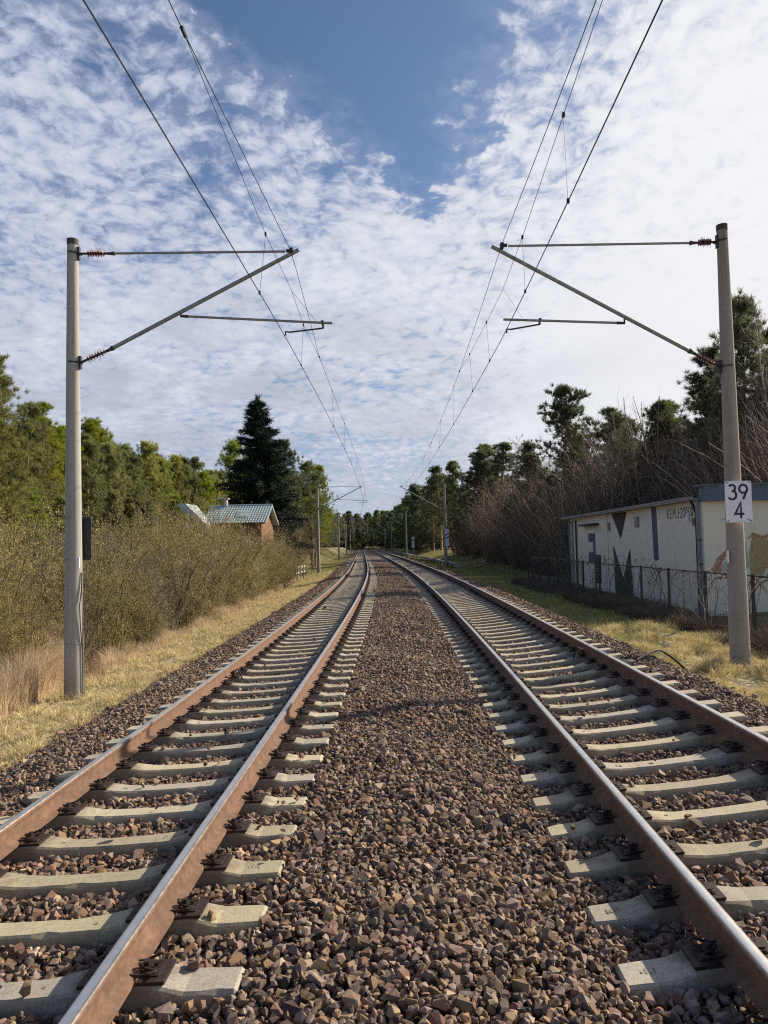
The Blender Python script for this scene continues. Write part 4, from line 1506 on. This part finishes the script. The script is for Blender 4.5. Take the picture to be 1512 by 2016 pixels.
def pine_meshes(seed, H_, crown0, rad, needle, tufts=420, nb=22, blL=.36, wd=.055, flat=False, bark='bark_pine', conical=False):
    """trunk mesh and crown mesh"""
    p = Plant(seed)
    r = p.r
    tr_ = p.limb((0, 0, -.3), (r.uniform(-.03, .03), r.uniform(-.03, .03), 1), H_ + .2, .085 + .011 * H_, 12, .035, 0, .08, .22)
    cs, ds = [], []
    nbh = int(34 * (1 - crown0) / .6) + 6
    for k in range(nbh):
        u = crown0 + (1 - crown0) * ((k + r.random()) / nbh)
        hz_ = u * H_
        i = min(11, int(u * 12))
        q = tr_[i].lerp(tr_[i + 1], u * 12 - i)
        v = (u - crown0) / (1 - crown0)
        prof = (1 - v) ** (.8 if needle == 'needle_sunlit' else .5) if conical else (min(1, .45 + 2.2 * v) * (1 - v ** 1.8) ** .75 + .06)
        a = r.uniform(0, 2 * pi)
        L = rad * prof * r.uniform(.55, 1.2)
        d = Vector((cos(a), sin(a), .35 + .35 * v + r.uniform(-.25, .2)))
        br = p.limb(q, d, L, .035 * (1 - .6 * v), 4, .2, 1, .05, .3)
        m_ = max(4, int(tufts / nbh))
        for j in range(m_):
            i2 = r.choice([2, 3, 3, 4, 4])
            c = br[i2].lerp(br[i2 - 1], r.random())
            off = Vector((r.gauss(0, 1), r.gauss(0, 1), r.gauss(0, .55))) * (.16 + .13 * L)
            e = c + off
            if j % 3 == 0:
                p.s[1].append((tuple(c), tuple(e), .010, .005))
            cs.append(tuple(e))
            ds.append(tuple((off.normalized() * .5 + Vector((0, 0, .7)))))
    rs = np.random.RandomState(seed)
    v, f = blades(np.array(cs), np.array(ds), nb, blL, wd, rs, .55)
    crown = mesh_np('crown', v, [(f, 0)], [M[needle]])
    V, parts, base = p.arrays(4)
    trunk = mesh_np('trunk', np.concatenate(V), parts, [M[bark], M[bark]])
    return trunk, crown


def spruce_meshes(seed, H_, rad, needle):
    p = Plant(seed)
    r = p.r
    tr_ = p.limb((0, 0, -.3), (0, 0, 1), H_ + .3, .26, 10, .008, 0, .1, .06)
    cs, ds = [], []
    lev = 44
    for k in range(lev):
        u = .04 + .95 * k / lev
        z = u * H_
        R_ = rad * (1 - u) ** .80 * r.uniform(.85, 1.08) * min(1, .45 + 2.6 * u) + .12
        for j in range(int(7 + 6 * (1 - u))):
            a = r.uniform(0, 2 * pi)
            L = R_ * r.uniform(.62, 1.12)
            d = Vector((cos(a), sin(a), -.28 + .5 * u))
            br = p.limb((0, 0, z + r.uniform(-.15, .15)), d, L, .03, 4, .06, 1, .05, .3)
            nt_ = int(5 + 11 * L)
            for t in range(nt_):
                w_ = (t + 1) / nt_
                i = min(3, int(w_ * 4 * .999))
                c = br[i].lerp(br[i + 1], w_ * 4 - i)
                side = Vector((-sin(a), cos(a), 0)) * r.gauss(0, .22 * (1 - w_ * .6) * (.5 + L * .3))
                e = c + side + Vector((0, 0, r.uniform(-.22, .02)))
                cs.append(tuple(e))
                ds.append((cos(a) * .5, sin(a) * .5, -.45 + .5 * u))
    for k in range(14):
        cs.append((r.gauss(0, .05), r.gauss(0, .05), H_ * (.95 + .055 * r.random())))
        ds.append((0, 0, 1))
    rs = np.random.RandomState(seed)
    v, f = blades(np.array(cs), np.array(ds), 12, .36, .05, rs, .45)
    crown = mesh_np('crown', v, [(f, 0)], [M[needle]])
    V, parts, base = p.arrays(3)
    return mesh_np('trunk', np.concatenate(V), parts, [M['bark_dark'], M['bark_dark']]), crown


def bare_tree_mesh(seed, H_, mats_, crook=.14, rad=.10, nb=16, low=.35, droop=0.0, lean=(0, 0), tw=5):
    p = Plant(seed)
    r = p.r
    tr_ = p.limb((0, 0, -.3), (lean[0], lean[1], 1), H_ * .95, rad, 12, crook * .6, 0, .05, .15)
    for k in range(nb):
        u = low + (1 - low) * (k + r.random()) / nb
        i = min(11, int(u * 12))
        q = tr_[i].lerp(tr_[i + 1], u * 12 - i)
        d = rdir(r, Vector((lean[0], lean[1], .55)).normalized(), .95)
        d.z = abs(d.z) * .6 + .3
        L = H_ * .34 * (1.15 - u) * r.uniform(.7, 1.3)
        br = p.limb(q, d, L, rad * .38 * (1.1 - u) + .008, 6, crook * 1.6, 0, .04, .25)
        for j in range(7):
            i2 = r.randint(1, 6)
            q2 = br[i2].lerp(br[i2 - 1], r.random())
            d2 = rdir(r, (br[i2] - br[i2 - 1]).normalized(), .85)
            b2 = p.limb(q2, d2, L * r.uniform(.25, .5), .011, 4, crook * 1.9, 1, .03 - droop * .12, .4)
            for t in range(tw):
                i3 = r.randint(1, 4)
                q3 = b2[i3].lerp(b2[i3 - 1], r.random())
                d3 = rdir(r, (b2[i3] - b2[i3 - 1]).normalized(), .8)
                d3.z -= droop
                p.limb(q3, d3, L * r.uniform(.10, .25), .0065, 3, crook * 1.5, 1, -droop * .3, .5)
    V, parts, base = p.arrays(3)
    return mesh_np('tree', np.concatenate(V), parts, mats_)


def place(name, meshes, x, y, h=1.0, rz=None, label='', cat='', group=None, dz=-.05, wide=1.0):
    """one mesh -> one object; several -> an empty with parts"""
    rz = random.uniform(0, 2 * pi) if rz is None else rz
    z = gz(x, y) + dz
    if isinstance(meshes, (list, tuple)):
        r = empty(name, (x, y, z), rz, label, cat, group)
        r.scale = (h * wide, h * wide, h)
        for nm, me_ in zip(('trunk', 'crown'), meshes):
            link(nm, me_, r)
        return r
    o = link(name, meshes, None, (x, y, z), (0, 0, rz))
    o.scale = (h * wide, h * wide, h)
    return tag(o, label, cat, group)


def zone(s, kind):
    if kind == 'hedge':
        return 'behind the nearest left mast' if s < 19 else 'between the nearest left mast and the house' if s < 33 else 'in front of the tiled house' if s < 48 else 'beside the wooden rail fence'
    if kind == 'thicket':
        return 'at the left end of the cream building' if s < 55 else 'between building and second right mast' if s < 68 else 'right behind the second right mast' if s < 82 else 'beyond the second right mast'
    return 'left of the nearest left mast' if s < 58 else 'just right of the nearest left mast' if s < 76 else 'behind the catkin bush' if s < 92 else 'behind the gnarled bare trees'


# ---- left hedge of olive shrubs
OL = [M['twig_olive'], M['twig_olive'], M['bud']]
hedge = [bush_meshes(200 + k, 3.6, 1.5, 22, OL, 1, buds=3, budL=.05, dens=1.25) for k in range(4)]
hedge_dark = [bush_meshes(230 + k, 3.8, 1.3, 9, [M['bark_dark'], M['twig_olive'], M['bud']], 1, buds=2, budL=.05, dens=1.3, lean=(.25, .0)) for k in range(2)]
cat_b = bush_meshes(250, 4.6, 1.4, 18, [M['twig_olive'], M['twig_olive'], M['catkin']], 1, buds=2, budL=.085)
rr = random.Random(21)
n_h = 0
for row, (o0, hh) in enumerate(((-7.9, .86), (-9.4, .98), (-11.2, 1.05), (-13.4, 1.05))):
    s = 12.2 + row * .9
    while s < 62:
        off = o0 + rr.uniform(-.45, .35)
        near = min(1, (s - 9) / 12)
        h = (hh * (.66 + .34 * near)) * rr.uniform(.74, 1.18) * (1 + (.16 + .10 * (row > 0) * (s < 47)) * min(1, max(0, (s - 24) / 10)))
        if not (row >= 2 and s > 44 and False):
            w = W(s, off, 0)
            if w.x > -.62 * w.y - 2.5:
                dk = rr.random() < .26
                place('olive_shrub', rr.choice(hedge_dark if dk else hedge), w.x, w.y, h,
                      label='%s leafless hedge shrub, %s, %s' % ('dark stemmed' if dk else 'olive brown', 'front row' if row == 0 else 'rear rows', zone(s, 'hedge')),
                      cat='shrub', group='%s hedge shrubs, %s, %s' % ('dark' if dk else 'olive', 'front' if row == 0 else 'rear', zone(s, 'hedge')), wide=1.0)
                n_h += 1
        s += rr.uniform(1.25, 1.7) * (1 + s * .008)
for (x, y, h) in ((-9.3, 46.0, 1.22), (-8.3, 47.2, 1.12), (-10.6, 46.4, 1.20), (-12.0, 45.8, 1.16)):
    place('olive_shrub', hedge[1], x, y, h, label='olive brown shrub directly before the gable of the tiled house', cat='shrub', group='shrubs directly before the house gable')
for (s, off, h, lab) in ((26.5, -11.6, 1.0, 'willow bush with pale yellow catkins rising over the left hedge'), (29.5, -12.3, .93, 'second yellowish catkin bush just right of the brighter one')):
    w = W(s, off, 0)
    place('catkin_bush', cat_b, w.x, w.y, h, label=lab, cat='bush', rz=s)

# ---- pines
PV = [pine_meshes(300 + k, 14, c0, rd, 'needle_sunlit', tf, 40, .31, .026) for k, (c0, rd, tf) in enumerate(((.28, 3.0, 1250), (.40, 2.6, 1050), (.14, 3.2, 1400)))]
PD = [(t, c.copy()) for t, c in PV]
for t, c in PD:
    c.materials[0] = M['needle_shaded']  # same crowns with the shaded needle colour
PB = pine_meshes(320, 14, .06, 3.8, 'needle_shaded', 1900, 22, .38, .06)
PC = pine_meshes(330, 14, .22, 3.7, 'needle_shaded', 1300, 24, .34, .05, conical=True)
PF = pine_meshes(325, 14, .02, 3.6, 'needle_shaded', 900, 18, .62, .12)
PY = pine_meshes(321, 10, .04, 2.8, 'needle_sunlit', 1200, 22, .34, .05, conical=True)
n_p = 0
rr = random.Random(33)
for row, (x0, h0) in enumerate(((-27.5, .92), (-31.5, 1.03), (-36.5, 1.10))):
    y = 46 + row * 2.0
    while y < 108:
        x = x0 + rr.uniform(-1.3, 1.3) + (y - 46) * .07
        if x > -.63 * y - 3:
            low = rr.random() < .35 and row == 0
            place('pine_tree', rr.choice(PV[:2] if row else PV), x, y, h0 * rr.uniform(.86, 1.08) * (.96 if y < 75 else .92),
                  label='tall forest pine, %s row, %s' % (('front', 'middle', 'rear')[row], zone(y, 'f')), cat='pine tree', group='%s row forest pines, %s' % (('front', 'middle', 'rear')[row], zone(y, 'f')))
            n_p += 1
        y += rr.uniform(3.0, 4.4)
rr = random.Random(34)
for row, x0 in enumerate((-43, -50)):
    y = 60
    while y < 118:
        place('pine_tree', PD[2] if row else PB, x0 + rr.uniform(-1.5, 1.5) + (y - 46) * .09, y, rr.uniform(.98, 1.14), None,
              'dark pine deep inside the left forest', 'pine tree', 'shaded pines deep in the left forest', wide=1.15)
        y += rr.uniform(4, 5.5)
# lower sunlit young pines at the forest foot
for k in range(9):
    y = 46 + k * 5.5
    x = -24.6 + rr.uniform(-1, 1) + (y - 46) * .05
    if x > -.62 * y - 2:
        place('young_pine', PY, x, y, rr.uniform(.60, .82), label='bushy young pine at the foot of the left forest', cat='pine tree', group='young pines at the forest foot')
place('pine_tree', PV[2], -24.6, 42.0, 1.0, 1.0, 'tall pine cut by the left picture edge, highest on that side', 'pine tree')
place('pine_tree', PV[0], -15.6, 66, .90, 2.0, 'green pine rising between the gnarled bare tree and the spruce', 'pine tree')

# ---- spruce, gnarled tree, trees to its right
SP = spruce_meshes(400, 15.8, 3.9, 'needle_spruce')
place('spruce_tree', SP, -12.5, 61.5, 1.0, .3, 'tall dark conical spruce behind the tiled house', 'spruce tree', wide=1.36)
gn = bare_tree_mesh(410, 10.5, [M['bark_dark'], M['bark_dark']], .32, .36, 18, .22, tw=5)
place('gnarled_tree', gn, -17.0, 57, .92, .5, 'gnarled black bare tree left of the tall spruce', 'tree')
place('gnarled_tree', gn, -21.0, 63, .90, 2.2, 'second gnarled bare tree, farther left against the pines', 'tree')
for (x, y, h, v, lab) in ((-12.4, 76, .98, PD[2], 'grey green pine directly right of the spruce'), (-10.9, 84, .90, PD[0], 'slim pine right of the spruce, left of the second left mast'),
                          (-11.6, 92, .92, PV[2], 'sunlit pine just behind the second left mast'), (-12.0, 99, .72, PV[0], 'rounded bright green pine right of the second left mast'),
                          (-13.9, 106, .80, PV[2], 'farther pine on the left bank above the third left mast')):
    place('pine_tree', v, x, y, h, None, lab, 'pine tree')
BR = [bare_tree_mesh(420 + k, 8.5, [M['stem_grey'], M['twig_brown']], .16, .06, 18, .12, tw=6) for k in range(2)]
for k, (x, y, h) in enumerate(((-10.2, 68, .8), (-9.6, 73, .75), (-10.8, 79, .9), (-10.4, 86, .8))):
    place('bare_sapling', BR[k % 2], x, y, h, label='thin grey brown leafless sapling right of the spruce', cat='tree', group='saplings between spruce and mast')

# ---- right thicket
BRN = [M['stem_grey'], M['twig_brown'], M['bud']]
thick = [bush_meshes(500 + k, 6.5, 2.6, 26, BRN, 1, lean=(-.30, -.05), dens=1.1, branch=10, twigs=6) for k in range(4)]
thin = [bush_meshes(520 + k, 4.2, 1.8, 24, [M['twig_brown'], M['twig_brown'], M['bud']], 1, lean=(-.15, -.05), dens=1.1) for k in range(2)]
rr = random.Random(44)
for row, (o0, hh, s0, s1) in enumerate(((13.0, .75, 50, 100), (14.4, 1.10, 47, 104), (16.6, 1.42, 46, 96), (19.6, 1.75, 46, 84))):
    s = s0 + row * .8
    while s < s1:
        off = o0 + rr.uniform(-.7, .7) + (s < 60) * (60 - s) * .02
        w = W(s, off, 0)
        k = rr.uniform(.85, 1.15) * (1 - max(0, s - 60) * .004)
        place('brown_shrub', rr.choice(thick), w.x, w.y, hh * k, rr.uniform(-.5, .5),
              'tall brown thicket shrub, %s side, %s' % ('front' if row < 2 else 'rear', zone(s, 'thicket')), 'shrub', '%s thicket shrubs %s' % ('front' if row < 2 else 'rear', zone(s, 'thicket')), wide=1.0)
        s += rr.uniform(2.5, 3.6)
for k in range(16):
    s = 52 + k * 3.6
    w = W(s, 11.9 + rr.uniform(-.5, .5), 0)
    place('low_shrub', rr.choice(thin), w.x, w.y, rr.uniform(.65, .95), rr.uniform(-.5, .5), 'low brown shrub at the thicket foot %s' % zone(s, 'thicket'), 'shrub', 'low shrubs %s' % zone(s, 'thicket'))
# behind the building
for row, (x0, hh) in enumerate(((19.5, 1.35), (22.6, 1.6))):
    for k in range(8):
        y = 31 + k * 3.0 + row * 2 + rr.uniform(-.6, .6)
        if x0 < .66 * y + 3:
            place('brown_shrub', rr.choice(thick), x0 + rr.uniform(-.8, .8), y, hh * rr.uniform(.85, 1.1), rr.uniform(-.4, .4),
                  'tall bare grey brown shrub rising behind the roof of the cream building', 'shrub', 'bare shrubs behind the building')
for k in range(7):
    y = 45.2 + rr.uniform(0, 2.5)
    place('brown_shrub', rr.choice(thick), 10.6 + k * 1.9, y, rr.uniform(.85, 1.2), rr.uniform(-.4, .4),
          'tall bare shrub at the far end of the cream building', 'shrub', 'bare shrubs beyond the building end')
for k in range(20):
    s = 47 + k * 2.6
    w = W(s, 12.4 + rr.uniform(0, 4.5), 0)
    place('bare_sapling', BR[k % 2], w.x, w.y, rr.uniform(.8, 1.2), None, 'pale branching leafless sapling %s' % zone(s, 'thicket'), 'tree', 'pale saplings %s' % zone(s, 'thicket'))
for k in range(9):
    place('bare_sapling', BR[k % 2], 15.5 + k * 1.25, 45.5 - k * .9 + rr.uniform(-1, 1), rr.uniform(1.05, 1.45), None, 'pale leafless sapling behind the roof of the cream building', 'tree', 'pale saplings behind the building')
# pines of the right side
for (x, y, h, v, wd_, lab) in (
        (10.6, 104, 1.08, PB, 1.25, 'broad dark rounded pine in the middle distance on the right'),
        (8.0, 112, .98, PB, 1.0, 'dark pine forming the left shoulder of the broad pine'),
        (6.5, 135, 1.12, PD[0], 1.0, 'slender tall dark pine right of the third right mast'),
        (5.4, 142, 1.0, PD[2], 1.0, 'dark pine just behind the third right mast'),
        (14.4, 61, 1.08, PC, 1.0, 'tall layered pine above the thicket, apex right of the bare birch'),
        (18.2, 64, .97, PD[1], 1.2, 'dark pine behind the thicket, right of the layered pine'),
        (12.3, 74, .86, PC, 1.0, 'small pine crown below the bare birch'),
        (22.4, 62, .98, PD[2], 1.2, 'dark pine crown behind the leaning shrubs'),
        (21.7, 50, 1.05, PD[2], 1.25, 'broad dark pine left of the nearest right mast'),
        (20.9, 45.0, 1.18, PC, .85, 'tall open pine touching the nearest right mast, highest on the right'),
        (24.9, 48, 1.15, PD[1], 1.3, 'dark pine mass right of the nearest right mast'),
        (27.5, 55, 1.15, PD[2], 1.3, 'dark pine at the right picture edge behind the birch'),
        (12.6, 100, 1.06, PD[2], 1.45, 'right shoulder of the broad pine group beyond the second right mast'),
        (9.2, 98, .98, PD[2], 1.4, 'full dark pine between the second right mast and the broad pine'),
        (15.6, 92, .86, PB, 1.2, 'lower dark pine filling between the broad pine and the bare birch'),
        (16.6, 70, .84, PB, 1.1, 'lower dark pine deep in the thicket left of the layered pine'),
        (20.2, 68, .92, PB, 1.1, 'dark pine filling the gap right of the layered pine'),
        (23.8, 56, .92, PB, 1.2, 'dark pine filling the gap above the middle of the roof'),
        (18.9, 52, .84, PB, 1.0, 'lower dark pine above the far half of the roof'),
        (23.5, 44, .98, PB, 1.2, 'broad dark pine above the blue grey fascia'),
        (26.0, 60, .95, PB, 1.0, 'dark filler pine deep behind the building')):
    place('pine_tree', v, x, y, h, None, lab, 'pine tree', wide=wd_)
birch = bare_tree_mesh(600, 15.5, [M['bark_birch'], M['twig_brown']], .10, .11, 26, .30, droop=.45, tw=7)
place('birch_tree', birch, 20.4, 39.5, 1.02, 1.0, 'white stemmed birch with drooping bare twigs at the right picture edge', 'birch tree')
place('birch_tree', birch, 18.4, 43.5, .70, 3.0, 'forked pale birch just left of the nearest right mast', 'birch tree')
bt = bare_tree_mesh(610, 13.5, [M['stem_grey'], M['stem_grey']], .14, .09, 20, .45, tw=5)
place('bare_tree', bt, 11.5, 73, 1.02, .4, 'slim bare tree standing against the sky left of the layered pine', 'tree')

# ---- far forest closing the view
rr = random.Random(55)
cnt = 0
for row in range(5):
    y = 292 + row * 14
    x = -85 + rr.uniform(0, 4)
    while x < 60:
        off = x - float(px_(min(y, 440)))
        if abs(off) > 9 or y > 330:
            place('far_pine', PF, x, y + rr.uniform(-4, 4), rr.uniform(.95, 1.2), None,
                  'far dark pine closing the view where the tracks curve away', 'pine tree', 'far pines beyond the curve', wide=1.1)
            cnt += 1
        x += rr.uniform(5.5, 8.0)
for k in range(26):
    place('far_pine', PF, -75 + k * 4.6, 384 + rr.uniform(-4, 4), rr.uniform(1.1, 1.35), None,
          'hindmost far pine where the tracks vanish', 'pine tree', 'hindmost pines beyond the curve', wide=1.2)
for side in (-1, 1):
    for k in range(17):
        s = (112 if side < 0 else 150) + k * (11 if side < 0 else 9)
        for q in range(2):
            off = side * (15 + 5 * q + rr.uniform(-1, 1) - (3 if side > 0 and q == 0 else 0))
            w = W(min(s, 420), off, 0)
            place('edge_pine', PF, w.x, w.y, rr.uniform(.85, 1.1), None,
                  'dark pine lining the far %s side of the tracks' % ('left' if side < 0 else 'right'), 'pine tree', 'pines lining the far %s side' % ('left' if side < 0 else 'right'), wide=1.25)
for k in range(5):
    place('bare_tree', bt, -25 + k * 2.6, 262 + k * 5, 1.1, None, 'pale bare tree before the far pines in the centre', 'tree', 'pale bare trees before the far pines')

# ------------------------------------------------------------------ grass
def grass(name, n, sfun, ofun, hfun, wd, m, label, cat, lean=.5, seg2=False, cond=None, dz=0):
    s = sfun(n)
    o = ofun(n, s)
    if cond is not None:
        k = cond(s, o)
        s, o = s[k], o[k]
    n = len(s)
    t = th_(s)
    x = px_(s) + o * np.cos(t)
    y = s + o * np.sin(t)
    z = zground(x - px_(y), y) + dz
    h = hfun(s, o, n)
    a = RS.uniform(0, 2 * pi, n)
    ln = np.abs(RS.normal(0, lean, n)) * h
    Bp = np.stack([x, y, z - .02], 1)
    tip = Bp + np.stack([np.cos(a) * ln, np.sin(a) * ln, h], 1)
    b2 = RS.uniform(0, pi, n)
    w_ = (wd * RS.uniform(.6, 1.4, n) * (1 + s * .035))[:, None]
    sd = np.stack([np.cos(b2), np.sin(b2), np.zeros(n)], 1) * w_ * .5
    if seg2:
        mid = Bp + (tip - Bp) * np.array([.35, .35, .6])
        V = np.stack([Bp - sd, Bp + sd, mid + sd * .8, mid - sd * .8, tip], 1).reshape(-1, 3)
        i = np.arange(n)[:, None] * 5
        parts = [(i + np.array([[0, 1, 2, 3]]), 0), (i + np.array([[3, 2, 4]]), 0)]
    else:
        V = np.stack([Bp - sd, Bp + sd, tip], 1).reshape(-1, 3)
        parts = [(np.arange(n * 3).reshape(-1, 3), 0)]
    return tag(link(name, mesh_np(name, V, parts, [m])), label, cat, kind='stuff')


_n = 420
_s, _o = 2.2 + 16 * RS.uniform(0, 1, _n) ** 1.3, RS.uniform(-4.4, 4.8, _n)
_c = np.stack([px_(_s) + _o * np.cos(th_(_s)), _s, zbed(_o) + .035], 1)
_v, _fc = blades(_c, np.tile([[1., 0, .1]], (_n, 1)), 1, .035, .022, np.random.RandomState(9), 1.0)
tag(link('fallen_leaf', mesh_np('fallen_leaf', _v, [(_fc, 0)], [M['reed']])), 'small dry leaf bits scattered over the ballast', 'leaves', kind='stuff')


def patch(s, o, f=1.0):
    return .5 + .5 * np.sin(s * 1.9 * f + 1.3 * np.sin(o * 2.7)) * np.cos(o * 2.3 * f + .9 * np.sin(s * 1.1))


near_s = lambda a, b, p: (lambda n: a + (b - a) * RS.uniform(0, 1, n) ** p)
in_view = lambda s, o: np.abs(o) < .75 * s + 2.5
grass('dry_grass', 260000, near_s(4, 70, 1.9), lambda n, s: -4.3 - RS.uniform(-.05, 1.83, n) ** 2 * np.where(RS.uniform(0, 1, n) < .04, -.12, 1), lambda s, o, n: (.03 + .05 * patch(s, o) + .14 * patch(s, o, 2.3) ** 4) * RS.uniform(.4, 1.5, n), .009, M['straw'],
      'short straw coloured dry grass on the left verge', 'grass', 1.1, cond=in_view)
grass('verge_grass', 60000, near_s(55, 150, 1.5), lambda n, s: -4.4 - RS.uniform(0, 7, n), lambda s, o, n: (.06 + .10 * patch(s, o)) * RS.uniform(.5, 1.4, n), .007, M['grass'],
      'yellow green grass on the far left bank', 'grass', .9)
grass('right_grass', 150000, near_s(6, 60, 1.7), lambda n, s: 4.75 + RS.uniform(0, 5.0, n) ** 1.0 * 1.05, lambda s, o, n: (.05 + .13 * patch(s, o)) * RS.uniform(.5, 1.5, n), .008, M['grass'],
      'tufted green and straw grass between the right track and the fence', 'grass', .8, cond=lambda s, o: in_view(s, o) & (s + 3 * np.sin(o * 1.7) > 15.5))
grass('pale_tuft_grass', 130000, near_s(7, 19, 1.2), lambda n, s: 4.85 + RS.uniform(0, 3.5, n), lambda s, o, n: (.03 + .20 * patch(s, o, 1.7) ** 2) * RS.uniform(.5, 1.5, n), .009, M['straw'],
      'pale dry grass tufts around the nearest right mast', 'grass', .8, cond=in_view)
grass('far_grass', 90000, near_s(55, 150, 1.3), lambda n, s: 4.9 + RS.uniform(0, 8, n), lambda s, o, n: (.06 + .10 * patch(s, o)) * RS.uniform(.5, 1.4, n), .007, M['grass'],
      'bright green grass by the cable trough', 'grass', .8)
grass('reed_grass', 75000, near_s(8.5, 20, 1.0), lambda n, s: -6.55 - np.abs(RS.normal(0, 1.6, n)) - np.maximum(0, s - 13) * .25, lambda s, o, n: (.45 + .65 * patch(s, o, .8)) * RS.uniform(.3, 1.15, n), .006, M['reed'],
      'tall dry pinkish reed grass in the lower left behind the mast', 'reeds', .38, True, cond=lambda s, o: in_view(s, o) & (o < -6.4))
grass('hedge_foot_grass', 50000, near_s(13, 62, 1.3), lambda n, s: -6.75 - np.abs(RS.normal(0, .7, n)), lambda s, o, n: (.10 + .38 * patch(s, o, .8) ** 2) * RS.uniform(.3, 1.2, n), .006, M['reed'],
      'dry grass stalks along the foot of the left hedge', 'grass', .5, True)
grass('fence_foot_weed', 60000, near_s(14, 40, 1.1), lambda n, s: 6.4 + np.abs(RS.normal(0, .9, n)) + np.interp(s, [14, 30], [.9, .2]), lambda s, o, n: (.15 + .40 * patch(s, o, 1.1)) * RS.uniform(.4, 1.3, n), .006, M['vine'],
      'dark dead weeds and bramble at the foot of the mesh fence', 'weeds', .6, True)
sc.render.film_transparent = False
print('objects', len(sc.objects))
